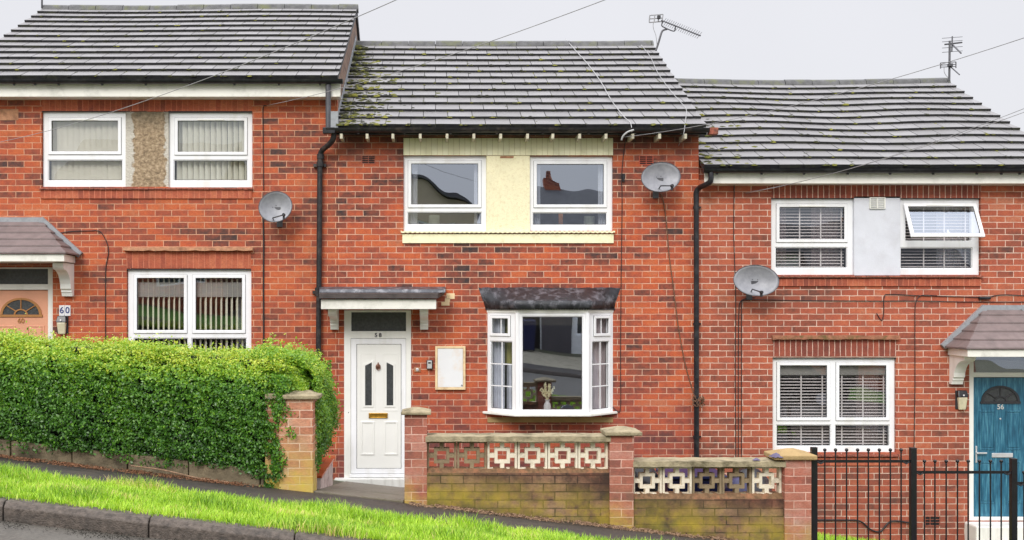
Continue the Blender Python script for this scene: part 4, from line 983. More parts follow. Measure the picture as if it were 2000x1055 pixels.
# ================================================================== satellite dishes
def dish(px, py, w, h, roll, label, yaw=0, armdx=-.03, Y=-.34):
    cx, cz = PX(px, Y), PZ(py, Y); a, b = w/2/sc(Y), h/2/sc(Y)
    t = thing('satellite_dish', (cx, 0, cz-b-.1), label, 'satellite dish', 'satellite dishes on the brick walls')
    mb = MB(); n, m = 36, 8; vs = []; fs = []
    for side in (0, 1):
        for i in range(m+1):
            r = i/m
            for k in range(n):
                th = 2*math.pi*k/n; x = a*r*math.cos(th); z = b*r*math.sin(th)
                vs.append((x, .075*(1-r*r) + side*.006 - (.004 if i == m and side == 0 else 0), z))
    o1 = (m+1)*n
    for i in range(m):
        for k in range(n):
            k2 = (k+1) % n; fs.append((i*n+k, (i+1)*n+k, (i+1)*n+k2, i*n+k2)); fs.append((o1+i*n+k, o1+i*n+k2, o1+(i+1)*n+k2, o1+(i+1)*n+k))
    for k in range(n): k2 = (k+1) % n; fs.append((m*n+k, o1+m*n+k, o1+m*n+k2, m*n+k2))
    mb.add(vs, fs)
    T = Matrix.Translation((cx, Y, cz)) @ Matrix.Rotation(R(yaw), 4, 'Z') @ Matrix.Rotation(R(roll), 4, 'Y') @ Matrix.Rotation(R(-8), 4, 'X')
    d = mb.xform(T).build('reflector', M['dish'], t, smooth='all')
    rim = MB().tube([T @ Vector((a*math.cos(2*math.pi*k/n), -.002, b*math.sin(2*math.pi*k/n))) for k in range(n+1)], .0045, 6).build('rim', M['galv'], d, smooth=True)
    br = MB(); p = T @ Vector((a*armdx*10*.6, .05, -b*.55))
    br.tube([T @ Vector((a*armdx*6, .07, -b*.75)), T @ Vector((a*armdx*6+.0, -.05, -b*.62)), T @ Vector((a*.08, -.26, -b*.95))], .009, 8)
    br.build('arm', M['galv'], t)
    l = MB(); q = T @ Vector((a*.08, -.26, -b*.95)); l.lathe([(.012, -.03), (.022, -.02), (.022, .02), (.016, .035)], tuple(q), 12, 'y'); l.box(q.x-.012, q.x+.012, q.y-.01, q.y+.03, q.z-.06, q.z-.01)
    l.build('receiver', M['gasket'], t, smooth=True)
    bk = MB(); c_ = T @ Vector((0, .085, -b*.2)); bk.box(c_.x-.05, c_.x+.05, c_.y-.01, c_.y+.03, c_.z-.07, c_.z+.05)
    bk.tube([c_, (c_.x, c_.y+.06, c_.z-.02), (c_.x, -.03, c_.z-.10)], .016, 8); bk.box(c_.x-.04, c_.x+.04, -.02, -.0005, c_.z-.2, c_.z-.04)
    s_ = MB()
    for dx in (-.12, .1):
        s_.lathe([(.006, -.002), (.006, .004), (.002, .005)], tuple(T @ Vector((a*dx, .07, b*.12))), 8, 'y')
    s_.build('bolts', M['galv'], d)
    bk.build('wall_bracket', M['galv'], t, bevel=.003); return t
dish(538, 404, 66, 60, -28, 'grey satellite dish on the uphill house, above the cable going down to the hedge', 12, -.08)
dish(1291, 346, 80, 59, -10, 'grey satellite dish high on the wall under the roof eave, right of the cream panel', 8, -.03)
dish(1477, 548, 87, 61, 4, 'wide grey satellite dish on the right-hand house, left of its white render panel', -6, -.03)

# ================================================================== cables
def cable(pts, r, mat, label, name='cable', sm=5, cat='cable'):
    P_ = arc_pts(pts, sm) if sm else [Vector(p) for p in pts]
    o = MB().tube(P_, r, 6).build(name, M[mat], None, smooth='all', origin=P_[-1]); return tag(o, label, cat)
def w(px, py, Y=-.012): return (PX(px, Y), Y, PZ(py, Y))
cable([w(520, 206, -.04), w(514, 212), w(514, 260), w(514.5, 330), w(515, 372)], .006, 'cable_k', 'thin black cable from the eave down to the dish on the uphill house')
cable([w(514, 425), w(515, 480), w(514.5, 560), w(515, 640), w(515, 760)], .011, 'cable_k', 'thick black cable dropping from the uphill dish into the hedge')
cable([w(118, 455), w(140, 452), w(175, 451), (PX(195), -.014, PZ(452)), w(207, 470), w(212, 492), w(207, 520), w(206, 560), w(206, 680)], .006, 'cable_k', 'black cable curving from the tiled porch roof down behind the hedge')
cable([w(1224, 262, -.1), w(1220, 285), w(1218, 300), w(1214, 345), w(1215, 400), w(1213, 560), w(1212, 700), w(1212, 795), w(1205, 803), w(1197, 795)], .0055, 'cable_k', 'thin black cable running down the wall to the right of the bay window')
cable([w(1291, 378), w(1297, 400), w(1302, 440), w(1307, 500), w(1315, 560), w(1325, 640), w(1338, 710), w(1352, 760), w(1359, 775, -.10)], .0075, 'cable_b', 'frayed brown cable slanting from the eaves dish to the downpipe')
tk = MB(); rr = random.Random(4)
for k in range(5):
    c_ = (PX(1360), -.08, PZ(776 + k*3)); tk.tube([(c_[0]+.075*math.cos(t)*rr.uniform(.7, 1.2), c_[1]-.02+.05*math.sin(t), c_[2]+rr.uniform(-.05, .05)) for t in np.linspace(0, 6.3, 14)], .006, 5)
tag(tk.build('cable_tangle', M['cable_b'], None, origin=(PX(1360), -.08, PZ(790))), 'tangled brown cable knotted round the downpipe', 'cable')
cable([w(1434, 362), w(1433, 450), w(1435, 520), w(1437, 600), w(1436, 700), w(1437, 895), w(1437, 1010)], .006, 'cable_k', 'leftmost of the three black cables running full height beside the right-hand dish')
cable([w(1475, 581), w(1458, 583), w(1446, 590), w(1443, 610), w(1442, 700), w(1442, 895), w(1442, 1012)], .006, 'cable_k', 'middle one of the three black cables below the right-hand dish')
cable([w(2040, 590), w(1900, 590), w(1800, 588), w(1700, 588), w(1560, 587), w(1460, 586), w(1449, 594), w(1448, 620), w(1448, 760), w(1448, 895), w(1448, 1013)], .006, 'cable_k', 'black cable along the wall beneath the right dish, turning down beside the two others')
cable([w(1712, 612), w(1722, 626), w(1726, 610), w(1727, 580), w(1740, 575), w(1800, 578), w(1850, 579), w(1920, 581)], .006, 'cable_k', 'black cable with hooked end leading to the small box above the blue door porch')
cable([w(1925, 582), w(1955, 576), w(1990, 577), w(2040, 579)], .006, 'cable_k', 'short black cable leaving the small box above the blue door porch to the right')
cable([w(1830, 578, -.02), w(1800, 577, -.02), w(1789, 590, -.02), w(1787, 620), w(1787, 760), w(1785, 900), w(1786, 1000)], .0055, 'cable_k', 'black cable running down between the right-hand house window and its wall lamp')
o = MB(); o.tube([w(1912, 582, -.03), w(1934, 582, -.03)], .022, 10); tag(o.build('junction_box', M['black'], None, origin=w(1923, 585)), 'small black cable joint box on the wall above the blue door porch', 'junction box')
cable([w(1597, 1016, -.03), w(1650, 1016, -.03), w(1680, 1018, -.03), w(1700, 1034, -.03), w(1720, 1038, -.03), w(1742, 1018, -.03), w(1790, 1024, -.03)], .012, 'cable_k', 'thick black cable sagging along the foot of the wall behind the railings')
o = MB(); o.box(PX(1217)-.014, PX(1217)+.014, -.03, -.005, PZ(355), PZ(340)); tag(o.build('cable_clip', M['black'], None, origin=w(1217, 352)), 'small black splice clip on the cable right of the upper cream-panel windows', 'clip')
# overhead wires
def span(a, b, sagm, r, mat, label, n=24):
    a, b = Vector(a), Vector(b); pts = [a.lerp(b, i/n) + Vector((0, 0, -sagm*4*(i/n)*(1-i/n))) for i in range(n+1)]
    return tag(MB().tube(pts, r, 6).build('overhead_wire', M[mat], None, smooth='all', origin=b), label, 'wire', 'overhead service wires')
def at(px, py, Y): return (PX(px, Y), Y, PZ(py, Y))
span(at(1185, -190, -9), at(-90, 292, -.01), .22, .003, 'cable_g', 'overhead wire crossing in front of the uphill roof and its upper windows')
span(at(1560, -150, -8), at(522, 206, -.03), .12, .0032, 'cable_g', 'overhead wire crossing the middle roof to the wall above the uphill dish')
span(at(2300, -30, -7), at(1217, 268, -.35), .16, .0032, 'cable_g', 'overhead wire crossing the right roof to the middle house eave')
span(at(2300, 88, -7), at(1452, 377, -.03), .14, .0025, 'cable_g', 'upper of the two wires crossing the right roof low down to the wall')
span(at(2300, 105, -6.9), at(1456, 378, -.03), .11, .0025, 'cable_g', 'lower of the two wires crossing the right roof low down to the wall')
def onroof(px, py, ze, zr, h=.05):
    # intersect view ray with the roof plane
    k = (zr-ze)/(YR-YE); dx, dz = (px-CX)/F, -(py-YH)/F
    Y = (ze - k*YE + k*(-CD)*0 - CZ + 0)  # placeholder
    # CZ + dz*(Y+CD) = ze + k*(Y-YE)
    Yv = (ze - k*YE - CZ - dz*CD)/(dz - k); d = Yv+CD
    return (dx*d, Yv-.3*h, CZ+dz*d+h)
cable([onroof(x, y, ZE58, ZR58) for x, y in ((1104, 82), (1130, 112), (1148, 132), (1172, 165), (1195, 205), (1218, 235), (1231, 248))] + [at(1234, 258, -.38)], .0055, 'cable_w', 'white cable snaking down the middle roof from ridge to gutter, left one')
cable([onroof(x, y, ZE58, ZR58) for x, y in ((1252, 94), (1270, 118), (1285, 150), (1310, 185), (1330, 208), (1340, 222), (1338, 245))] + [at(1335, 262, -.4), at(1325, 285, -.02)], .0042, 'cable_w', 'pale cable running down the middle roof near its right edge and over the gutter')
cable([at(1238, 254, -.42), at(1226, 258, -.42), at(1217, 266, -.40), at(1214, 274, -.38)], .013, 'cable_w', 'short white insulated hook end hanging off the middle house gutter', sm=5)

# ================================================================== aerials
a1 = thing('tv_aerial', onroof(1282, 98, ZE58, ZR58, 0), 'tv aerial with long boom pointing down right, above the middle roof', 'aerial')
Ya = 2.6; A = lambda px, py, dy=0: (PX(px, Ya+dy), Ya+dy, PZ(py, Ya+dy))
MB().tube(arc_pts([A(1281, 99), A(1286, 84), (A(1292, 64)), A(1296, 59), A(1303, 57)]), .016, 8).build('mast', M['galv'], a1, smooth=True)
MB().tube([A(1292, 40), A(1368, 70, -.5)], .012, 6).build('boom', M['galv'], a1)
MB().tube(arc_pts([A(1294, 42), A(1292.5, 50), A(1298, 54), A(1312, 60), A(1318, 60, -.1), A(1319, 51, -.15)], 4), .010, 6).build('cradle', M['galv'], a1)
g_ = MB(); c1, c2, c3, c4 = [Vector(A(*q)) for q in ((1269, 30), (1295, 28), (1293, 42), (1268, 44))]
for t in (0, .5, 1): g_.tube([c1.lerp(c4, t), c2.lerp(c3, t)], .010, 6)
for t in (0, .38, .7, 1): g_.tube([c1.lerp(c2, t), c4.lerp(c3, t)], .010, 6)
g_.build('reflector_grid', M['galvl'], a1)
e = MB(); p0, p1 = Vector(A(1294, 41)), Vector(A(1368, 70, -.5))
for i in range(18):
    p = p0.lerp(p1, (i+.7)/18.2); e.tube([p+Vector((.02, -.08, .03)), p-Vector((.02, -.08, .03))], .004, 4)
e.build('elements', M['galv'], a1)
MB().box(*[A(1283, 0)[0], A(1289, 0)[0]], Ya-.06, Ya-.01, A(0, 38)[2], A(0, 32)[2]).build('dipole_box', M['gasket'], a1)
MB().tube(arc_pts([A(1276, 44), A(1276, 55), A(1281, 70), A(1283, 88), A(1282, 97)]), .005, 5).build('lead_cable', M['cable_g'], a1)
Yb = 3.1; B = lambda px, py, dy=0: (PX(px, Yb+dy), Yb+dy, PZ(py, Yb+dy))
a2 = thing('tv_aerial', B(1854, 157), 'mast with two stacked tv aerials at the right end of the lower roof ridge', 'aerial')
MB().tube([B(1854, 158), B(1855, 80)], .018, 8).build('mast', M['galv'], a2, smooth=True)
e = MB()
for y, t in ((73, 4), (80, 3), (92, 3), (100.5, 3)): e.tube([B(1840, y+2), B(1880, y-1)], .0045, 5)
e.tube([B(1860, 71), B(1859, 101)], .011, 6); e.build('elements', M['galv'], a2)
MB().tube([B(1845, 87), B(1879, 83)], .014, 6).tube([B(1859, 86), B(1877, 104, -.4)], .013, 6).build('boom', M['galv'], a2)
g_ = MB(); c1, c2, c3, c4 = [Vector(B(*q)) for q in ((1837, 123), (1867, 121), (1867, 133), (1837, 134))]
for t in (0, .4, .75): g_.tube([c1.lerp(c4, t), c2.lerp(c3, t)], .007, 6)
for t in (0, 1): g_.tube([c1.lerp(c2, t), c4.lerp(c3, t)], .009, 6)
g_.build('reflector_grid', M['galv'], a2)
MB().tube([B(1856, 130), B(1874, 146, -.4)], .010, 6).box(B(1849, 0)[0], B(1857, 0)[0], Yb-.08, Yb-.02, B(0, 131)[2], B(0, 126)[2]).build('lower_boom', M['galv'], a2)
MB().tube(arc_pts([B(1844, 132), B(1844, 140), B(1848, 148), B(1853, 152)]), .005, 5).build('lead_cable', M['cable_g'], a2)
a3 = MB().tube([(PX(82, 3.2), 3.2, PZ(16, 3.2)), (PX(82, 3.2), 3.2, PZ(-60, 3.2))], .016, 8).box(PX(78, 3.2), PX(86, 3.2), 3.15, 3.25, PZ(-58, 3.2), PZ(-62, 3.2))
tag(a3.build('aerial_pole', M['galv'], None, origin=(PX(82, 3.2), 3.2, PZ(16, 3.2))), 'thin dark pole rising from the far left end of the uphill roof ridge', 'pole')

# ================================================================== wall fittings
mbx = thing('meter_box', (PX(880), 0, PZ(761)), 'white meter box with cream frame between the white door and the bay', 'meter box')
rr_ = (PX(850), PX(909), PZ(761), PZ(676))
MB().plate(rr_, [grow(rr_, -.032)], -.045, -.0005).build('frame', M['meterf'], mbx, bevel=.004)
mdoor = MB().box(rr_[0]+.034, rr_[1]-.034, -.040, -.01, rr_[2]+.034, rr_[3]-.034).build('door', M['meter'], mbx, bevel=.006)
MB().lathe([(.012, 0), (.012, .006), (.004, .007)], (rr_[1]-.05, -.040, rr_[2]+.06), 10, 'y').build('latch', M['galvl'], mdoor)
kb = thing('key_safe', (PX(839), 0, PZ(721)), 'small key safe with grey keypad face on the brick left of the meter box', 'key safe')
MB().box(PX(833), PX(845), -.05, -.0005, PZ(721), PZ(703)).build('case', M['gasket'], kb, bevel=.01)
MB().box(PX(834.5), PX(843.5), -.056, -.0505, PZ(719.5), PZ(704.5)).build('face', M['chrome'], kb, bevel=.006)
MB().box(PX(836.5), PX(841.5), -.0585, -.0565, PZ(710), PZ(707)).build('slot', M['gasket'], kb)
bp = thing('door_bell', (PX(815), 0, PZ(727)), 'pale square bell push on the brick just right of the white door frame', 'bell')
MB().box(PX(809), PX(821.5), -.014, -.0005, PZ(726.5), PZ(717)).build('plate', M['stone'], bp, bevel=.003)
MB().lathe([(.022, 0), (.022, .006), (.012, .008)], (PX(815), -.014, PZ(721.8)), 14, 'y').build('button', M['chrome'], bp)
def wall_lamp(px0, px1, py0, py1, label):
    t = thing('wall_lamp', (PX((px0+px1)/2), 0, PZ(py1)), label, 'wall lamp', 'bulkhead wall lamps beside the doors')
    x0, x1, z0, z1 = PX(px0), PX(px1), PZ(py1), PZ(py0)
    hz_ = z0+(z1-z0)*.66
    MB().box(x0-.005, x1+.005, -.02, -.0005, z0+.01, z1-.005).build('back_plate', M['gasket'], t, bevel=.004)
    MB().hexa([(x0, -.09, hz_), (x1, -.09, hz_), (x1, -.021, hz_), (x0, -.021, hz_), (x0+.012, -.06, z1), (x1-.012, -.06, z1), (x1-.012, -.021, z1), (x0+.012, -.021, z1)]).build('hood', M['black'], t, bevel=.008)
    MB().hexa([(x0+.022, -.06, z0), (x1-.022, -.06, z0), (x1-.022, -.021, z0), (x0+.022, -.021, z0), (x0+.008, -.085, hz_-.002), (x1-.008, -.085, hz_-.002), (x1-.008, -.021, hz_-.002), (x0+.008, -.021, hz_-.002)]).build('glass_shade', M['lampglass'], t, bevel=.014)
    MB().lathe([(.003, 0), (.012, .003), (.012, .006), (.002, .01)], ((x0+x1)/2, -.088, hz_+.025), 10, 'y').build('sensor', M['ceramic'], t)
wall_lamp(113, 133, 617, 653, 'small black and glass wall lamp under the blue number tiles')
wall_lamp(1866, 1886, 762, 800, 'small black and glass wall lamp left of the blue door')
nt_ = thing('number_tiles', (PX(127), 0, PZ(617)), 'white ceramic tiles with blue digits above the lamp by the peach door', 'number tile')
for a, b, ch in ((116, 126.6, '6'), (127, 138, '0')):
    q = MB().box(PX(a), PX(b), -.012, -.0005, PZ(617), PZ(596.5)).build('tile', M['ceramic'], nt_, bevel=.002)
    text_mesh(ch, .12, .0015, 'digit', M['blue_ink'], q, ((PX(a)+PX(b))/2, -.014, PZ(606.5)), .001)

# ================================================================== blinds, curtains and things in windows
def vblind(r, Y, pitch, width, ang, mat, label, jit=3, name='vertical_blind'):
    t = thing(name, ((r[0]+r[1])/2, Y, r[2]), label, 'window blind')
    MB().box(r[0], r[1], Y-.02, Y+.02, r[3]-.02, r[3]+.02).build('head_rail', M['upvc2'], t)
    mb = MB(); x = r[0]+pitch/2; rr = random.Random(int(r[0]*100))
    while x < r[1]:
        a = R(ang+rr.uniform(-jit, jit)); c, s = math.cos(a)*width/2, math.sin(a)*width/2; zb_ = r[2]+rr.uniform(-.005, .005)
        mb.hexa([(x-c, Y-s, zb_), (x+c, Y+s, zb_), (x+c, Y+s+.001, zb_), (x-c, Y-s+.001, zb_), (x-c, Y-s, r[3]-.02), (x+c, Y+s, r[3]-.02), (x+c, Y+s+.001, r[3]-.02), (x-c, Y-s+.001, r[3]-.02)])
        x += pitch
    mb.build('slats', M[mat], t)
vblind((PX(94), PX(236), PZ(360), PZ(230)), .14, .078, .085, 18, 'blind_b', 'closed beige vertical blind in the upper left window of the uphill house')
vblind((PX(340), PX(482), PZ(360), PZ(230)), .14, .078, .080, 38, 'blind_w', 'pale vertical blind in the uphill house upper window nearest the dish')
vblind((PX(258), PX(480), PZ(705), PZ(538)), .13, .0722, .085, -60, 'blind_w', 'open cream vertical blind in the window just above the hedge')
def venetian(r, Y, pitch, ang, label, tapes):
    t = thing('venetian_blind', ((r[0]+r[1])/2, Y, r[2]), label, 'window blind', 'venetian blinds in the right-hand house')
    MB().box(r[0], r[1], Y-.025, Y+.025, r[3]-.0, r[3]+.04).build('head_rail', M['blind_v'], t)
    mb = MB(); z = r[2]; c, s = math.cos(R(ang))*.022, math.sin(R(ang))*.022
    while z < r[3]:
        mb.hexa([(r[0], Y-c, z-s), (r[1], Y-c, z-s), (r[1], Y+c, z+s), (r[0], Y+c, z+s), (r[0], Y-c, z-s+.002), (r[1], Y-c, z-s+.002), (r[1], Y+c, z+s+.002), (r[0], Y+c, z+s+.002)]); z += pitch
    mb.build('slats', M['blind_v'], t)
    tp = MB()
    for x in tapes: tp.box(x-.009, x+.009, Y-.0265, Y-.0255, r[2], r[3])
    tp.build('ladder_tape', M['blind_v'], t)
venetian((PX(1517), PX(1656), PZ(526), PZ(400)), .15, .0425, 22, 'venetian blind in the upper window beside the white render panel, left side', [PX(x, .2) for x in (1558, 1599, 1639)])
venetian((PX(1762), PX(1902), PZ(526), PZ(400)), .15, .0425, 18, 'venetian blind behind the open window', [PX(x, .2) for x in (1799, 1839, 1880)])
venetian((PX(1519), PX(1740), PZ(875), PZ(708)), .15, .0425, 16, 'wide venetian blind in the ground floor window behind the railings', [PX(x, .2) for x in (1561, 1602, 1640, 1681, 1721)])
def curtain(A, B, z0, z1, mat, label, waves=5, amp=.02, cat='curtain', name='curtain'):
    A, B = Vector(A), Vector(B); d = (B-A); nrm = Vector((-d.y, d.x)).normalized(); n = waves*8; vs = []
    for z in (z0, (z0+z1)/2, z1):
        for k in range(n+1):
            t = k/n; p = A+d*t+nrm*amp*math.sin(t*waves*2*math.pi+.3*z); vs.append((p.x, p.y, z))
    mb = MB().add(vs, [(r_*(n+1)+k, r_*(n+1)+k+1, (r_+1)*(n+1)+k+1, (r_+1)*(n+1)+k) for r_ in (0, 1) for k in range(n)])
    mid = (A+B)/2; return tag(mb.build(name, M[mat], None, smooth='all', origin=(mid.x, mid.y, z0)), label, cat)
curtain((PX(952), .12), (PX(985), -.02), zb+.02, zt-.02, 'curtain_g', 'grey curtain bunched at the left side of the bay window', 4, .018)
curtain((PX(986), .05), (PX(1002), -.07), PZ(710), zt-.02, 'curtain_y', 'olive green curtain edge in the left side of the bay, upper part', 2, .01)
curtain((PX(990), .06), (PX(1004), -.08), zb+.02, PZ(712), 'curtain_g', 'pale grey curtain edge low in the left side of the bay', 2, .01)
curtain((PX(1157), -.10), (PX(1196), .12), zb+.02, zt-.02, 'curtain_p', 'brownish grey curtain filling the right side of the bay window', 6, .018)
curtain((PX(792), .17), (PX(815), .17), PZ(445), PZ(310), 'net', 'net curtain at the left edge of the upper window nearest the downpipe', 4, .012)
curtain((PX(927), .17), (PX(946), .17), PZ(445), PZ(310), 'net', 'net curtain beside the cream pebbledash panel, on its left', 4, .012)
curtain((PX(1040), .17), (PX(1058), .17), PZ(445), PZ(310), 'net', 'net curtain beside the cream pebbledash panel, on its right', 4, .012)
curtain((PX(1172), .17), (PX(1192), .17), PZ(445), PZ(310), 'net', 'net curtain at the right edge of the upper window nearest the eaves dish', 4, .012)
curtain((PX(1518), .30), (PX(1550), .30), PZ(530), PZ(400), 'curtain_p', 'dusky pink curtain behind the blind in the upper window, left of the white render panel', 4, .015)
curtain((PX(1600), .30), (PX(1655), .30), PZ(530), PZ(400), 'curtain_p', 'dusky pink curtain behind the blind, next to the white render panel', 6, .015)
curtain((PX(1850), .30), (PX(1902), .30), PZ(530), PZ(400), 'curtain_g', 'grey patterned curtain behind the open window', 6, .015)
curtain((PX(1690), .32), (PX(1735), .32), PZ(875), PZ(705), 'curtain_p', 'brown curtain at the right of the ground floor window behind the railings', 6, .015)
curtain((PX(455), .30), (PX(482), .30), PZ(705), PZ(538), 'curtain_g', 'pale curtain at the right edge of the window above the hedge', 4, .015)
def table_lamp(px, py, wpx, hpx, label, Y=.30):
    x, z = PX(px, Y), PZ(py, Y)
    t = thing('table_lamp', (x, Y, z-.35), label, 'lamp', 'table lamps in the upper windows')
    r = wpx/2/sc(Y); h = hpx/sc(Y)
    MB().lathe([(r, -h), (r*.94, 0)], (x, Y, z), 24).build('lamp_shade', M['shade'], t, smooth=True)
    MB().lathe([(.06, -.35), (.05, -.33), (.012, -.30), (.012, -h+.001)], (x, Y, z), 12).build('lamp_base', M['ceramic'], t, smooth=True)
    tb = MB().box(x-.25, x+.25, Y-.12, Y+.3, z-.38, z-.351); 
    tb.box(x-.24, x-.2, Y-.1, Y+.28, z-.9, z-.381); tb.box(x+.2, x+.24, Y-.1, Y+.28, z-.9, z-.381)
    tag(tb.build('bedside_table', M['room'], None, origin=(x, Y, z-.9)), label.replace('pale lampshade', 'small dark table under the lampshade'), 'table')
table_lamp(848, 421, 22, 20, 'pale lampshade low in the upper window nearest the downpipe')
table_lamp(1151, 423, 22, 20, 'pale lampshade low in the upper window nearest the eaves dish')
Yv = -.16
vz = thing('flower_vase', (PX(1069, Yv), Yv, zb+.02), 'small white vase of dried cream flowers on the bay window sill', 'vase')
vx = PX(1069, Yv); v0 = zb+.02
MB().lathe([(.03, 0), (.045, .01), (.05, .05), (.046, .09), (.028, .12), (.026, .13), (.042, .152), (.040, .152), (.02, .13)], (vx, Yv, v0), 20).build('vase', M['ceramic'], vz, smooth=True)
st = MB(); rr = random.Random(5)
for k in range(15):
    a = rr.uniform(-.55, .55); b_ = rr.uniform(-.3, .3); L_ = rr.uniform(.15, .25)
    p0 = Vector((vx, Yv, v0+.13)); p1 = p0+Vector((math.sin(a)*L_, math.sin(b_)*L_, math.cos(a)*L_)); st.tube([p0, p0.lerp(p1, .5)+Vector((0, 0, .01)), p1], .002, 4)
    for q in range(7):
        p = p0.lerp(p1, .45+.55*q/6)+Vector((rr.uniform(-.01, .01), rr.uniform(-.01, .01), 0)); st.ball(p, rr.uniform(.008, .013), 6)
st.build('dried_stems', M['dryflower'], vz)
tag(MB().box(PX(1091, .35), PX(1099, .35), .33, .37, PZ(470), PZ(410)).box(PX(1083, .35), PX(1107, .35), .30, .40, PZ(474), PZ(470)).build('wooden_post', M['orange'], None, origin=(PX(1095, .35), .35, PZ(474))), 'orange wooden post seen low in the upper window right of the pebbledash', 'post')
MB().box(PX(1004, -.05), PX(1150, -.05), -.30, .10, zb-.0, zb+.018).build('inner_sill', M['upvc2'], h58)

# ================================================================== garden walls, piers
YG = -4.1
def gx(px): return PX(px, YG)
def gz(py): return PZ(py, YG)
def pier(parent, px0, px1, pcap, pbot_z, mat, capmat, cap0, cap1, capb, depth=.33, yy=YG-.05, name='pier'):
    x0, x1 = gx(px0), gx(px1); zc = gz(capb)
    mb = MB(); mb.box(x0, x1, yy, yy+depth, pbot_z, zc); p = mb.build(name, M[mat], parent, bevel=.006)
    a, b = gx(cap0), gx(cap1); zt_ = gz(pcap); edge = zc+(zt_-zc)*.45; y0, y1 = yy-.04, yy+depth+.04; mx_, my = (a+b)/2, (y0+y1)/2
    MB().add([(a, y0, zc), (b, y0, zc), (b, y1, zc), (a, y1, zc), (a, y0, edge), (b, y0, edge), (b, y1, edge), (a, y1, edge), (mx_-.03, my, zt_), (mx_+.03, my, zt_)],
             [(0,3,2,1), (0,1,5,4), (1,2,6,5), (2,3,7,6), (3,0,4,7), (4,5,9,8), (5,6,9), (6,7,8,9), (7,4,8)]).build('cap', M[capmat], p, bevel=.008)
    return p
def screen_wall(name, label, pL, pR, coptop, copbot, nb, blk_top, blk_bot, brick_top, old, zbot, flat=0):
    t = thing(name, ((gx(pL)+gx(pR))/2, YG, zbot), label, 'garden wall', 'low garden walls with pierced blocks')
    x0, x1 = gx(pL), gx(pR)
    # brick base with a slightly ragged mortar bed on top
    bb = MB().box(x0-.004, x1+.004, YG, YG+.22, zbot, gz(brick_top)).build('brick_base', M['gbrick'], t, bevel=.004)
    mbm = MB(); n = 50; xs = np.linspace(x0, x1, n); vs = []
    for x in xs:
        h = gz(blk_bot)+random.uniform(-.004, .006); vs += [(x, YG+.012+random.uniform(-.006, .006), gz(brick_top)-.002), (x, YG+.05, h), (x, YG+.17, h), (x, YG+.21, gz(brick_top)-.002)]
    mbm.add(vs, [(4*i+k, 4*(i+1)+k, 4*(i+1)+k+1, 4*i+k+1) for i in range(n-1) for k in range(3)]).build('mortar_bed', M['moundbrown'], t, smooth='all')
    nn = 24; cm = MB(); xs = np.linspace(x0-.01, x1+.01, nn); vs = []
    for x in xs:
        j = random.uniform(-.003, .003); vs += [(x, YG-.035+j, gz(copbot)+j), (x, YG-.03+j, gz(coptop)-.006+j), (x, YG+.22, gz(coptop)+j), (x, YG+.22, gz(copbot))]
    cm.add(vs, [(0,1,2,3), tuple(4*(nn-1)+k for k in (3,2,1,0))] + [(4*i+k, 4*(i+1)+k, 4*(i+1)+(k+1)%4, 4*i+(k+1)%4) for i in range(nn-1) for k in range(4)]).build('coping', M['coping'], t)
    bw = (x1-x0)/nb; z1 = gz(blk_top); z0 = gz(blk_bot)-.035; B_ = bw-.006
    zc = z1 - bw*.5 + .004; y0, y1 = YG+.06, YG+.15
    def block(xc):
        m = MB(); e = B_/2; q = B_*.262; qi = B_*.155; f_ = .022; arm = .021
        Rz = lambda a, b: (xc+a, zc+b)
        m.plate((xc-e, xc+e, zc-e, zc+e), [(xc-e+f_, xc+e-f_, zc-e+f_, zc+e-f_)], y0, y1)
        m.plate((xc-q, xc+q, zc-q, zc+q), [(xc-qi, xc+qi, zc-qi, zc+qi)], y0+.002, y1-.002)
        for sx, sz in ((1, 0), (-1, 0), (0, 1), (0, -1)):
            if sx: a, b = sorted((xc+sx*q, xc+sx*(e-f_))); m.box(a, b, y0+.002, y1-.002, zc-arm, zc+arm)
            else: a, b = sorted((zc+sz*q, zc+sz*(e-f_))); m.box(xc-arm, xc+arm, y0+.002, y1-.002, a, b)
        return m
    first = {}
    for i in range(nb):
        key = 'screen_old' if i in old else 'screen'
        xc = x0+bw*(i+.5)
        if key not in first:
            first[key] = (block(xc).build('screen_block', M[key], t, bevel=.003), xc)
            ob = first[key][0]
        else:
            ob = copy_obj(first[key][0], t, (xc-first[key][1], 0, 0))
        if key == 'screen_old': ob['label'] = 'screen block with its white paint weathered off'
    return t
s1 = screen_wall('garden_wall', 'mossy brick garden wall topped by six pierced screen blocks, in front of the bay', 833, 1190, 851, 862, 6, 863, 917, 924, (0, 1), G(1.0, YG)-.25)
pier(s1, 790, 834, 797, G(-.2, YG)-.1, 'pier', 'coping', 784, 842, 810, .23, YG-.005)
pier(s1, 1190, 1237, 834, G(1.8, YG)-.2, 'pier', 'coping', 1180, 1252, 850, .26, YG-.03)
s2 = screen_wall('garden_wall', 'lower mossy garden wall with five pierced screen blocks, ending at the iron railings', 1237.5, 1531, 899.5, 911, 5, 913, 966, 975, (2, 3), G(2.8, YG)-.5)
pier(s2, 1531, 1583, 878, G(3.6, YG)-.3, 'pier', 'cap_tan', 1508, 1592, 897, .26, YG-.03)
hp = thing('gate_pier', (gx(580), YG, G(-1.4, YG)), 'pale mossy brick pier at the right end of the hedge with a stone cap', 'pier')
zb_ = G(-1.4, YG)-.1
pier(hp, 546, 612.5, 762, zb_, 'pierL', 'coping', 553, 625, 779, .34, YG-.04)
MB().box(gx(518), gx(546)-.001, YG+.0, YG+.2, zb_, gz(780)).build('brick_return', M['pierL'], hp)
MB().box(gx(518), gx(555), YG-.03, YG+.22, gz(779.5), gz(769)).build('coping', M['coping'], hp, bevel=.006)
kw = MB()      # low edging stones below the hedge
x = -6.6
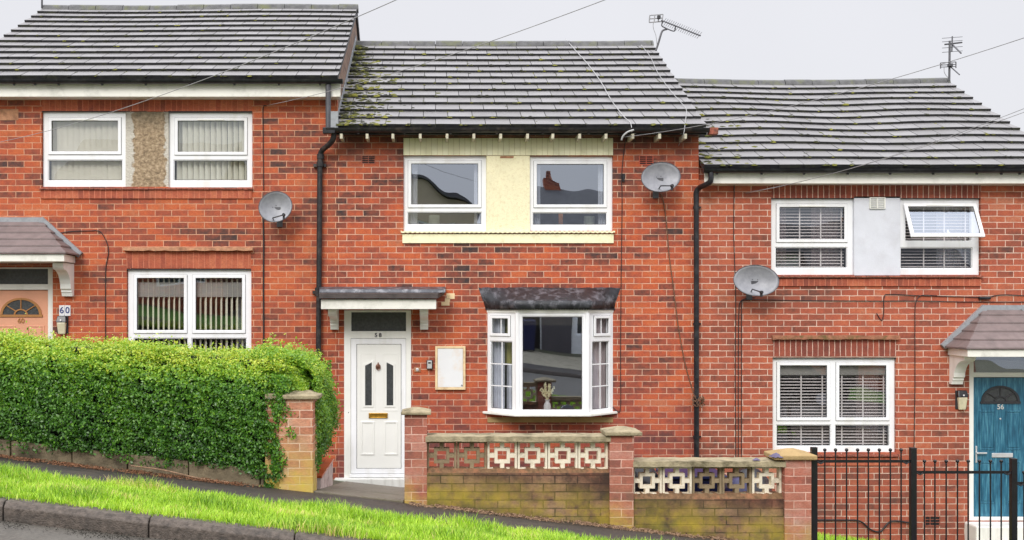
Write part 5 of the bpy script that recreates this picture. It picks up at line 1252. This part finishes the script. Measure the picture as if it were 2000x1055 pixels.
while x < gx(516):
    b_ = min(x+.62+random.uniform(-.08, .08), gx(517)); j = random.uniform(-.01, .01)
    vs = []
    for X in (x+.004, b_-.006):
        gz_ = G(X, YG); vs += [(X, YG-.03+j, gz_-.2), (X, YG-.03+j, gz_+.17), (X, YG+.10+j, gz_+.17), (X, YG+.10+j, gz_-.2)]
    kw.add(vs, [(0,1,2,3), (7,6,5,4)] + [(i, i+4, (i+1)%4+4, (i+1)%4) for i in range(4)]); x = b_
tag(kw.build('edging_wall', M['edging'], None, bevel=.008, origin=(-4, YG, G(-4, YG))), 'low grey edging wall of stone slabs along the foot of the hedge', 'garden wall')
# tiled steps up to the uphill house
stp = thing('garden_steps', (-1.35, -2.7, G(-1.4, -2.7)), 'two red tiled steps with peeling white sides behind the hedge pier', 'steps')
for i, (xa_, xb_, zt_) in enumerate(((-1.36, -1.20, -1.775), (-1.75, -1.361, -1.63))):
    q = MB().box(xa_, xb_, -3.35, -2.05, CZ-2.3, CZ+zt_-.02).build('step', M['peel'], stp, bevel=.004)
    MB().box(xa_-.0, xb_+.012, -3.36, -2.05, CZ+zt_-.0195, CZ+zt_).build('tread', M['tilered'], q, bevel=.003)

# ================================================================== iron railings
YF = YG+.05
def fx(px): return PX(px, YF)
def fz(py): return PZ(py, YF)
def railing(name, label, cat, bars, ball_y, rail_y, posts, rail0, rail1, zbot, hooks=()):
    t = thing(name, (fx(bars[0]) if bars else fx(posts[0][0]), YF, zbot), label, cat)
    for p, py in posts:
        MB().box(fx(p)-.028, fx(p)+.028, YF-.028, YF+.028, zbot-.2, fz(py)).box(fx(p)-.030, fx(p)+.030, YF-.030, YF+.030, fz(py), fz(py)+.008).build('post', M['iron'], t, bevel=.003)
    MB().box(fx(rail0), fx(rail1), YF-.004, YF+.004, fz(rail_y)-.014, fz(rail_y)+.014).build('top_rail', M['iron'], t)
    MB().box(fx(rail0), fx(rail1), YF-.004, YF+.004, zbot+.10, zbot+.128).build('bottom_rail', M['iron'], t)
    m = MB(); x = fx(bars[0]); m.tube([(x, YF, zbot+.07), (x, YF, fz(ball_y)-.01)], .0075, 8); m.ball((x, YF, fz(ball_y)), .0175, 12)
    m.lathe([(.008, -.03), (.013, -.024), (.008, -.018)], (x, YF, fz(ball_y)), 8)
    b0 = m.build('bar', M['iron'], t, smooth=True)
    for px in bars[1:]: copy_obj(b0, t, (fx(px)-x, 0, 0))
    for hx in hooks:
        MB().tube([(fx(hx)-.03, YF-.01, fz(rail_y)-.005), (fx(hx), YF-.015, fz(rail_y)-.022), (fx(hx)+.03, YF-.01, fz(rail_y)-.005)], .008, 6).build('hinge', M['iron'], t)
    return t
railing('iron_railing', 'black iron railing panel with ball tops beside the end brick pier', 'railing', [1611, 1632, 1653.5, 1675, 1696, 1717.5, 1739, 1760], 879, 901, [(1589.5, 875), (1783, 876)], 1595, 1778, G(5.2, YF)-.02, (1602, 1769))
railing('iron_gate', 'black iron gate with ball-topped bars in front of the blue door', 'gate', [1805.5, 1826, 1848, 1870, 1891, 1913, 1934.5, 1955.5], 901, 922.5, [], 1790, 1972, G(5.3, YF)-.06, (1796, 1966))
railing('iron_railing', 'black iron railing starting at the shorter post by the right edge, lower than the gate', 'railing', [2000, 2021, 2042, 2063], 923, 944, [(1979, 897), (2085, 897)], 1985, 2080, G(5.8, YF)-.2, (1992,))

# clutter seen through the pierced blocks
cb = thing('recycling_box', (2.75, -3.2, G(2.8, -3.2)), 'deep blue plastic box behind the lower pierced block wall', 'box')
zg = G(2.8, -3.2)
MB().hexa([(2.45, -3.5, zg), (2.95, -3.5, zg), (2.95, -3.1, zg), (2.45, -3.1, zg), (2.40, -3.55, zg+.62), (3.0, -3.55, zg+.62), (3.0, -3.05, zg+.62), (2.40, -3.05, zg+.62)]).build('body', M['bluebox'], cb, bevel=.02)
MB().box(2.38, 3.02, -3.57, -3.03, zg+.621, zg+.66).build('lid', M['bluebox'], cb, bevel=.01)
def bagmesh(name, c, r, mat, label, seed):
    rr = random.Random(seed); mb = MB(); n, m = 16, 9; vs = []
    for i in range(m+1):
        ph = math.pi*i/m
        for k in range(n):
            th = 2*math.pi*k/n; q = 1+.13*math.sin(3*th+i)+rr.uniform(-.07, .07)
            vs.append((c[0]+r[0]*q*math.sin(ph)*math.cos(th), c[1]+r[1]*q*math.sin(ph)*math.sin(th), c[2]+r[2]-r[2]*math.cos(ph)*(1 if i < m-1 else 1.12)))
    mb.add(vs, [(i*n+k, i*n+(k+1)%n, (i+1)*n+(k+1)%n, (i+1)*n+k) for i in range(m) for k in range(n)])
    return tag(mb.build(name, M[mat], None, smooth='all', origin=c), label, 'bag')
bagmesh('rubbish_bag', (2.13, -3.35, G(2.1, -3.35)), (.26, .22, .34), 'bag', 'black rubbish bag behind the leftmost block of the lower pierced wall', 1)
bagmesh('rubbish_bag', (3.42, -2.9, G(3.4, -2.9)), (.3, .3, .36), 'bag', 'black rubbish bag behind the right end of the lower pierced wall', 5)
bagmesh('rubbish_bag', (3.2, -3.3, G(3.2, -3.3)), (.2, .2, .30), 'bluebag', 'purple-blue bag behind the right part of the lower pierced wall', 2)
def rag(name, px, py, w_, d_, h_, Y, label, seed):
    rr = random.Random(seed); n = 9; mb = MB(); x, z = PX(px, Y), PZ(py, Y); vs = []
    for i in range(n):
        for j in range(n):
            u, v_ = i/(n-1)-.5, j/(n-1)-.5; e = max(0, 1-(u*u+v_*v_)*4)
            vs.append((x+u*w_*(1+rr.uniform(-.1, .1)), Y+v_*d_, z+e*h_+rr.uniform(0, .3)*h_))
    mb.add(vs, [(i*n+j, (i+1)*n+j, (i+1)*n+j+1, i*n+j+1) for i in range(n-1) for j in range(n-1)])
    return tag(mb.build(name, M['purple'], None, smooth='all', origin=(x, Y, z)), label, 'cloth')
rag('cloth_scrap', 1516, 893, .11, .1, .035, YG-.04, 'crumpled purple scrap of cloth on the left corner of the tan pier cap', 3)
rag('cloth_scrap', 1477, 899, .07, .06, .02, YG-.0, 'tiny lilac scrap lying on the coping of the lower pierced wall', 4)

# ================================================================== hedge
def hedge_leaves():
    pts = []; nrm = []; var = []
    def noise3(p): return (np.sin(p[:, 0]*7.1+p[:, 2]*3.3)+np.sin(p[:, 1]*6.3-p[:, 0]*4.7+1.3)+np.sin(p[:, 2]*8.9+p[:, 0]*2.1+.5)+np.sin(p[:, 0]*15+p[:, 2]*13)*.6)/3.6
    xl, xr = -6.6, gx(545)
    top = lambda X: CZ - .345 - .068*(X+4.3)          # hedge top falls gently to the right
    yb_ = YG+.95
    def emit(n, X, Y, Z, NX, NY, NZ, tv): pts.append(np.stack([X, Y, Z], 1)); nrm.append(np.stack([NX, NY, NZ], 1)); var.append(tv)
    o = lambda n: np.ones(n); z_ = lambda n: np.zeros(n)
    # front face
    n = 84000; X = rng.uniform(xl, xr, n); t = rng.uniform(0, 1, n)**.9; zb2 = CZ-1.93-SL*(X+.19)+.10+.04*np.sin(X*5)
    Z = zb2+(top(X)-zb2)*t
    low = 1-t; bulge = .06*np.sin(t*math.pi) - .10*(t > .9)*(t-.9)*10*.6 
    edge = np.clip((xr-X)/.25, 0, 1); Y = YG+.02-bulge-.02*np.sin(X*3.1)-rng.exponential(.03, n)+.09*np.clip(t-.86, 0, 1)*5 + (1-edge)**2*.25
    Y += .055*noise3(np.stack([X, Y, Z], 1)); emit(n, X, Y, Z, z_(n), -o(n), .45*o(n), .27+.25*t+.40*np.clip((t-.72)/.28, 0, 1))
    # top
    n = 46000; X = rng.uniform(xl, xr+.05, n); Y = rng.uniform(YG+.0, yb_, n); Z = top(X)+.018*np.sin(X*4.3+Y*3)+.01*np.sin(X*11)+rng.exponential(.022, n)-.02
    Z -= .08*np.clip((YG+.15-Y)/.15, 0, 1)
    emit(n, X, Y, Z, z_(n), -.2*o(n), o(n), .84*o(n))
    # return beside the path, bulging toward the door
    yr0, yr1 = YG+.12, -2.25
    n = 30000; X = rng.uniform(-1.85, -1.17, n); Y = rng.uniform(yr0, yr1, n)
    rt = lambda X, Y: CZ - .45 - .10*np.clip((X+2.6)/1.4, 0, 1) - .10*np.clip((Y+3.2)/.8, 0, 1) - .22*np.clip((X+1.42)/.25, 0, 1)**2
    Z = rt(X, Y)+rng.exponential(.026, n)-.02+.03*np.sin(Y*9+X*6); emit(n, X, Y, Z, .3*o(n), -.3*o(n), o(n), .72*o(n))
    n = 26000; Y = rng.uniform(yr0, yr1, n); t = rng.uniform(0, 1, n); zb2 = CZ-1.62+.08*np.sin(Y*4); zt2 = rt(-1.2*o(n), Y)
    X = -1.235+.045*np.sin(t*math.pi)+rng.exponential(.022, n)-.02; X += .03*np.sin(Y*6+t*7); X -= .10*np.clip(.35-t, 0, 1)
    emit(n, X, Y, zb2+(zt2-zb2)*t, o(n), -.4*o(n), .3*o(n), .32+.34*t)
    n = 8000; X = rng.uniform(-2.2, -1.2, n); t = rng.uniform(0, 1, n); Y = yr1+rng.exponential(.02, n); emit(n, X, Y, CZ-1.6+(.98*t), z_(n), o(n), .3*o(n), .4*o(n))
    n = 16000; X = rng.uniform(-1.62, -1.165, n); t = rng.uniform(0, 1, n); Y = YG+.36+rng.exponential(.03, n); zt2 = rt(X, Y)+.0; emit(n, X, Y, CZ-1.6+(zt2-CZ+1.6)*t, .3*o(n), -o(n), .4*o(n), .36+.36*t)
    # front part over the brick return, right of the stem line
    n = 9000; t = rng.uniform(0, 1, n); X = xr-.02+.05*np.sin(t*9)+rng.normal(0, .035, n)-.08*(t < .5)*(1-2*t); Y = YG-.03+rng.uniform(-.05, .2, n); zb2 = CZ-1.93+.16; Z = zb2+(top(X)-.12-zb2)*t
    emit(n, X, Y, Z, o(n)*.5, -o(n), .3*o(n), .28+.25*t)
    n = 9000; X = rng.uniform(xr-.35, -1.3, n); Y = rng.uniform(YG+.12, YG+1.0, n); q = np.clip((X-xr)/(-1.2-xr), 0, 1); Z = top(X)-.03-.20*q**2+rng.exponential(.025, n); emit(n, X, Y, Z, .2*o(n), -.5*o(n), o(n), .70*o(n))
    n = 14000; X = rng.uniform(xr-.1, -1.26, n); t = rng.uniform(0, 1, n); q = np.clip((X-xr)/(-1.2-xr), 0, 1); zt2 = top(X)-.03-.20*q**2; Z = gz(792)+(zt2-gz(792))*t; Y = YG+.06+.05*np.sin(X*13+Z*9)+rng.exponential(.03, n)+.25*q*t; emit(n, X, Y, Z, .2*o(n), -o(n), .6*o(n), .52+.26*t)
    # wispy new shoots
    for sx, sy, hgt, k in [(gx(515), YG+.5, .26, 60), (gx(505), YG+.6, .18, 40), (gx(530), YG+.5, .14, 40), (gx(595), -3.0, .1, 30), (gx(540), YG+.3, .10, 30)] + [(rng.uniform(xl, xr), rng.uniform(YG+.1, YG+.7), rng.uniform(.05, .11), 14) for _ in range(90)]:
        X = sx+rng.normal(0, .022, k); Y = sy+rng.normal(0, .022, k); Z = top(sx)+rng.uniform(-.02, hgt, k); emit(k, X, Y, Z, rng.normal(0, 1, k), -o(k), o(k), .84*o(k))
    # tendrils over the pier
    for (cx_, cz_, r_, k) in ((gx(556), gz(810), .05, 70), (gx(567), gz(842), .03, 30), (gx(552), gz(900), .04, 40), (gx(575), gz(852), .015, 14)):
        emit(k, cx_+rng.normal(0, r_, k), YG-.06+rng.normal(0, .015, k), cz_+rng.normal(0, r_, k), z_(k), -o(k), o(k)*.3, .45*o(k))
    Pn = np.concatenate(pts); Nn = np.concatenate(nrm); Vn = np.concatenate(var)
    gap = noise3(Pn*3.3+5)*.6+noise3(Pn*7.1+2)*.5
    face = (Nn[:, 2] < .5)
    keep = ~(face & (gap < -.34) & (rng.uniform(0, 1, len(Pn)) < .88)); Pn, Nn, Vn, gap = Pn[keep], Nn[keep], Vn[keep], gap[keep]
    Pn = Pn + Nn*np.where(Nn[:, 2:3] < .5, .05, .02)*gap[:, None]
    ns = len(Pn); Nn = Nn/np.linalg.norm(Nn, axis=1)[:, None]
    Nn = Nn + rng.normal(0, .55, (ns, 3)); Nn /= np.linalg.norm(Nn, axis=1)[:, None]
    a = np.cross(Nn, rng.normal(0, 1, (ns, 3))); a /= np.linalg.norm(a, axis=1)[:, None]; b = np.cross(Nn, a)
    Ls = rng.uniform(.010, .020, ns)[:, None]; Ws = Ls*.55
    v = np.stack([Pn-a*Ls, Pn+b*Ws-Nn*Ws*.35, Pn+a*Ls, Pn-b*Ws-Nn*Ws*.35], 1).reshape(-1, 3)
    f = np.arange(ns*4).reshape(-1, 4)
    clump = .5*noise3(Pn*1.0)+.5*noise3(Pn*2.7)
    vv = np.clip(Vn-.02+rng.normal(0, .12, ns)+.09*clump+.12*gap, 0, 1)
    return v, f, np.repeat(vv, 4)
hd = thing('hedge', (gx(300), YG+.4, G(-3, YG)), 'thick clipped green privet hedge in front of the uphill house', 'hedge')
v, f, vv = hedge_leaves()
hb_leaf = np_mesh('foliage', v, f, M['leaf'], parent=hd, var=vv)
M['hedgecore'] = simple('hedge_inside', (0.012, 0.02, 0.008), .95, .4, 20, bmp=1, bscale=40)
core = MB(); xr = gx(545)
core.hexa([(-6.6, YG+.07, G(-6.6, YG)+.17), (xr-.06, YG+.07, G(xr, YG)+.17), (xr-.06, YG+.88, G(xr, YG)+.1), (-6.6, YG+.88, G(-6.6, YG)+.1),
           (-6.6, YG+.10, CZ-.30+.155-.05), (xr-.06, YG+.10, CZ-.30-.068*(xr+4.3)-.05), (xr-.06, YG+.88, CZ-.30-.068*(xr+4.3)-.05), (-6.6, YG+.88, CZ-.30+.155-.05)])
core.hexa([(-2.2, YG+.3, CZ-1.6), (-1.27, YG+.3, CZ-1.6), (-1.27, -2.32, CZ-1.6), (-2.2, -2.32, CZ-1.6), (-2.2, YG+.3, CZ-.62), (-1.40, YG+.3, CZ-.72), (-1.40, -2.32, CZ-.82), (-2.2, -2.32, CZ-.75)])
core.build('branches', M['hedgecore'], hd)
# ================================================================== verge grass
def grass():
    n = 190000; X = rng.uniform(-7.0, 7.0, n); Y = rng.uniform(-7.75, -6.0, n)
    dens = .5+.5*np.sin(X*2.3+Y*1.7)*np.sin(X*5.1-Y*3.3)
    rag = .5+.25*np.sin(X*4.1+.7)+.25*np.sin(X*9.7+2)+.12*np.sin(X*23)
    bare = (np.sin(X*2.9+Y*6.1+1)*np.sin(X*6.7-Y*4.3) > .80)
    keep = (rng.uniform(0, 1, n) < .72+.28*dens) & (Y < -6.0-.16*rag) & ~(bare & (rng.uniform(0, 1, n) < .6)); X, Y, dens = X[keep], Y[keep], dens[keep]; n = len(X)
    prof_y = np.array([p[0] for p in PROF]); prof_z = np.array([p[1] for p in PROF])
    Z = CZ+np.interp(Y, prof_y, prof_z)-SL*(X+.19)-.012
    tuft = np.clip(np.sin(X*3.7+1)*np.sin(Y*5+X*1.3), 0, 1)
    H = rng.uniform(.024, .058, n)*(1+.9*tuft)*(1+.35*(Y > -6.35)*rng.uniform(0, 1, n)); ang = rng.uniform(0, 6.283, n); lean = rng.uniform(.2, .9, n)*H
    W = rng.uniform(.0018, .0034, n)
    dx, dy = np.cos(ang), np.sin(ang); px_, py_ = -dy*W, dx*W
    b0 = np.stack([X-px_, Y-py_, Z], 1); b1 = np.stack([X+px_, Y+py_, Z], 1)
    m0 = np.stack([X-px_*.8+dx*lean*.35, Y-py_*.8+dy*lean*.35, Z+H*.6], 1); m1 = np.stack([X+px_*.8+dx*lean*.35, Y+py_*.8+dy*lean*.35, Z+H*.6], 1)
    t0 = np.stack([X-px_*.15+dx*lean, Y-py_*.15+dy*lean, Z+H], 1); t1 = np.stack([X+px_*.15+dx*lean, Y+py_*.15+dy*lean, Z+H], 1)
    v = np.stack([b0, b1, m1, m0, t1, t0], 1).reshape(-1, 3); i = np.arange(n)[:, None]*6
    f = np.concatenate([i+np.array([0, 1, 2, 3]), i+np.array([3, 2, 4, 5])])
    dead = rng.uniform(0, 1, n) < .05
    vv = np.clip(.47+rng.normal(0, .18, n)+.16*dens-.05-.12*tuft, .03, .92); yp = (np.sin(X*1.9+3)*np.sin(Y*7+X) > .72)&(rng.uniform(0, 1, n) < .35); vv[yp] = .97; vv[dead] = 1.0
    return v, f, np.repeat(vv, 6)
v, f, vv = grass()
tag(np_mesh('verge_grass', v, f, M['grass'], origin=(0, -6.8, G(0, -6.8)), var=vv), 'strip of bright green grass between the kerb and the dark pavement', 'grass', kind='stuff')
# leaf litter and twigs
def litter(n, xs, ys, size, mat, label, dz=.004):
    X = rng.uniform(*xs, n); Y = rng.uniform(*ys, n); prof_y = np.array([p[0] for p in PROF]); prof_z = np.array([p[1] for p in PROF])
    kk = rng.uniform(0, 1, n) < np.clip(.45+.5*np.sin(X*2.7+1)*np.sin(X*7.3+Y*9)+.25*np.sin(X*19), .08, 1); X, Y = X[kk], Y[kk]; n = len(X)
    Z = CZ+np.interp(Y, prof_y, prof_z)-SL*(X+.19)+dz+rng.uniform(0, .02, n)
    a = rng.normal(0, 1, (n, 3))*np.array([1, 1, .35]); a /= np.linalg.norm(a, axis=1)[:, None]; b = np.cross(a, rng.normal(0, 1, (n, 3))); b /= np.linalg.norm(b, axis=1)[:, None]
    L_ = rng.uniform(.5, 1, n)[:, None]*size; P_ = np.stack([X, Y, Z], 1)
    v = np.stack([P_-a*L_, P_+b*L_*.3, P_+a*L_, P_-b*L_*.3], 1).reshape(-1, 3)
    o = np_mesh('leaf_litter', v, np.arange(n*4).reshape(-1, 4), mat, origin=(sum(xs)/2, sum(ys)/2, G(sum(xs)/2, sum(ys)/2)))
    return tag(o, label, 'litter', kind='stuff')
litter(13000, (-6.5, gx(520)), (YG-.42, YG-.02), .018, M['litter'], 'brown fallen leaves and clippings on the pavement below the hedge')
litter(9000, (-.25, 4.2), (YG-.40, YG-.01), .022, M['twig'], 'dry brown grass and twigs along the foot of the pierced garden walls')
litter(7000, (-4.2, 0), (-8.06, -7.84), .009, M['moss'], 'line of moss and grit in the road gutter along the kerb face')
tw = MB().tube(arc_pts([(gx(268), YG-.22, G(gx(268), YG-.2)+.07), (gx(330), YG-.2, G(gx(330), YG-.2)+.06), (gx(400), YG-.25, G(gx(400), YG-.2)+.03), (gx(455), YG-.25, G(gx(455), YG-.25)+.02)]), [.007]*19, 6)
tag(tw.build('fallen_branch', M['twig'], None, smooth=True, origin=(gx(360), YG-.2, G(-2.4, YG))), 'long pale bare stick lying under the hedge by the edging wall', 'stick')
# grass edge in the lower garden
n = 16000; X = rng.uniform(3.9, 8.5, n); Y = rng.uniform(-3.9, -.1, n)
prof_y = np.array([p[0] for p in PROF]); prof_z = np.array([p[1] for p in PROF]); Z = CZ+np.interp(Y, prof_y, prof_z)-SL*(X+.19)
H = rng.uniform(.03, .07, n); ang = rng.uniform(0, 6.283, n); dx, dy = np.cos(ang), np.sin(ang); W = .005
v = np.stack([np.stack([X-dy*W, Y+dx*W, Z], 1), np.stack([X+dy*W, Y-dx*W, Z], 1), np.stack([X+dx*H*.6+dy*W*.2, Y+dy*H*.6, Z+H], 1), np.stack([X+dx*H*.6-dy*W*.2, Y+dy*H*.6, Z+H], 1)], 1).reshape(-1, 3)
tag(np_mesh('lawn_grass', v, np.arange(n*4).reshape(-1, 4), M['grass'], origin=(6, -2, G(6, -2)), var=np.repeat(rng.uniform(.3, .7, n), 4)), 'short green lawn behind the iron railings', 'grass', kind='stuff')

# ================================================================== the far side of the street (seen only as reflections)
def opp_house(x0, x1, y, mat, label, zr=5.6, ze=3.0, gable=False, win=True):
    z0 = G((x0+x1)/2, -24)-.3; t = thing('opposite_house', ((x0+x1)/2, y-3.5, z0), label, 'house', 'houses across the street')
    w_ = x1-x0; H = z0+4.7
    hs = [(x0+.6, x0+2.1, z0+3.0, z0+4.2), (x1-2.1, x1-.6, z0+3.0, z0+4.2), (x1-2.4, x1-.6, z0+1.0, z0+2.4), (x0+.7, x0+1.7, z0+.3, z0+2.4)]
    MB().plate((x0, x1, z0-1, H), hs, y-.2, y).build('wall', M[mat], t)
    MB().box(x0, x1, y-7, y-.201, z0-1, H).build('body', M[mat], t)
    if gable: MB().prism_y([(x0, H), (x1, H), ((x0+x1)/2, H+2.4)], y-7, y).build('gable', M[mat], t)
    for h in hs[:3]:
        f_ = MB().plate(h, [(h[0]+.07, (h[0]+h[1])/2-.03, h[2]+.07, h[3]-.07), ((h[0]+h[1])/2+.03, h[1]-.07, h[2]+.07, h[3]-.07)], y-.12, y-.05).build('window', M['upvc'], t)
        MB().box(h[0]+.02, h[1]-.02, y-.16, y-.13, h[2]+.02, h[3]-.02).build('pane', M['obscure'], f_)
    MB().box(hs[3][0], hs[3][1], y-.15, y-.08, hs[3][2], hs[3][3]).build('door', M['dark'], t)
    r = MB()
    if gable:
        xm = (x0+x1)/2
        for a, b in ((x0-.2, xm), (xm, x1+.2)):
            za, zb3 = (H-.1, H+2.5) if a < xm-.01 else (H+2.5, H-.1)
            r.hexa([(a, y-7.2, za), (b, y-7.2, zb3), (b, y+.25, zb3), (a, y+.25, za), (a, y-7.2, za+.12), (b, y-7.2, zb3+.12), (b, y+.25, zb3+.12), (a, y+.25, za+.12)])
    else:
        r.prism_x([(y+.3, H-.05), (y-3.6, H+2.1), (y-7.5, H-.05), (y-7.5, H+.05), (y-3.6, H+2.25), (y+.3, H+.07)], x0-.1, x1+.1)
    r.build('roof', M['roofback'], t)
    ch = MB().box((x0+x1)/2-.4, (x0+x1)/2+.1, y-4, y-3.4, H+1.2, H+2.5).tube([((x0+x1)/2-.15, y-3.7, H+2.5), ((x0+x1)/2-.15, y-3.7, H+2.8)], .10, 10); ch.build('chimney', M['b60'], t)
    return t
opp_house(-14.2, -8.0, -25.0, 'b60', 'brick house across the street, reflected in the uphill windows')
opp_house(-6.9, 1.4, -24.0, 'obeige', 'beige house with front gable across the street, reflected at the left', gable=True)
oh = opp_house(2.2, 7.6, -25.5, 'owhite', 'white rendered house across the street, reflected in the bay window')
opp_house(8.4, 13.6, -25.5, 'owhite', 'white house across the street, reflected in the lower right window')
opp_house(14.2, 20.4, -25.5, 'b60', 'brick house far down the opposite side of the street')
gz0 = G(4.9, -24)-.3
MB().box(3.95, 5.05, -25.48, -25.45, gz0+.2, gz0+2.1).build('garage_door', M['shutter'], oh)
wb = thing('wheelie_bin', (3.2, -23.6, G(3.2, -23.6)), 'blue wheelie bin across the street, reflected in the bay window', 'bin')
zg = G(3.2, -23.6); BX = 1.95
MB().hexa([(1.05+BX, -23.9, zg+.05), (1.5+BX, -23.9, zg+.05), (1.5+BX, -23.4, zg+.05), (1.05+BX, -23.4, zg+.05), (.98+BX, -24, zg+1.1), (1.58+BX, -24, zg+1.1), (1.58+BX, -23.3, zg+1.1), (.98+BX, -23.3, zg+1.1)]).build('body', M['bluebox'], wb, bevel=.02)
MB().hexa([(.96+BX, -24.02, zg+1.11), (1.6+BX, -24.02, zg+1.11), (1.6+BX, -23.28, zg+1.11), (.96+BX, -23.28, zg+1.11), (1.0+BX, -24, zg+1.2), (1.56+BX, -24, zg+1.2), (1.56+BX, -23.35, zg+1.15), (1.0+BX, -23.35, zg+1.15)]).build('lid', M['bluebox'], wb, bevel=.02)
for xx in (1.0+BX, 1.5+BX): MB().tube([(xx, -23.95, zg+.1), (xx+.06, -23.95, zg+.1)], .1, 14).build('wheel', M['rubber'], wb)
car = thing('parked_car', (9.6, -16.1, G(9.6, -16.1)), 'black car parked on the far side of the street', 'car')
zc = G(9.6, -16.1)-.0; sl_ = SL
body = [(-2.1, .25), (2.05, .25), (2.12, .55), (1.95, .80), (1.15, .92), (.55, 1.38), (-.9, 1.42), (-1.65, .98), (-2.1, .90), (-2.18, .5)]
cb_ = MB().prism_y([(x, z) for x, z in body], -.85, .85)
T = Matrix.Translation((9.6, -16.1, zc)) @ Matrix.Rotation(math.atan(sl_), 4, 'Y')
cb_.xform(T).build('body', M['car'], car, bevel=.08)
MB().prism_y([(1.0, .96), (.5, 1.33), (-.85, 1.36), (-1.45, .98)], -.86, .86).xform(T).build('side_windows', M['obscure'], car)
for wx in (-1.3, 1.3):
    for wy in (-.86, .70):
        w0 = MB(); w0.tube([(wx, wy, .31), (wx, wy+.17, .31)], .31, 20); wo_ = w0.xform(T).build('wheel', M['rubber'], car, smooth=True)
        w0 = MB(); w0.tube([(wx, wy-.004, .31), (wx, wy+.174, .31)], .19, 14); w0.xform(T).build('rim', M['chrome'], wo_, smooth=True)
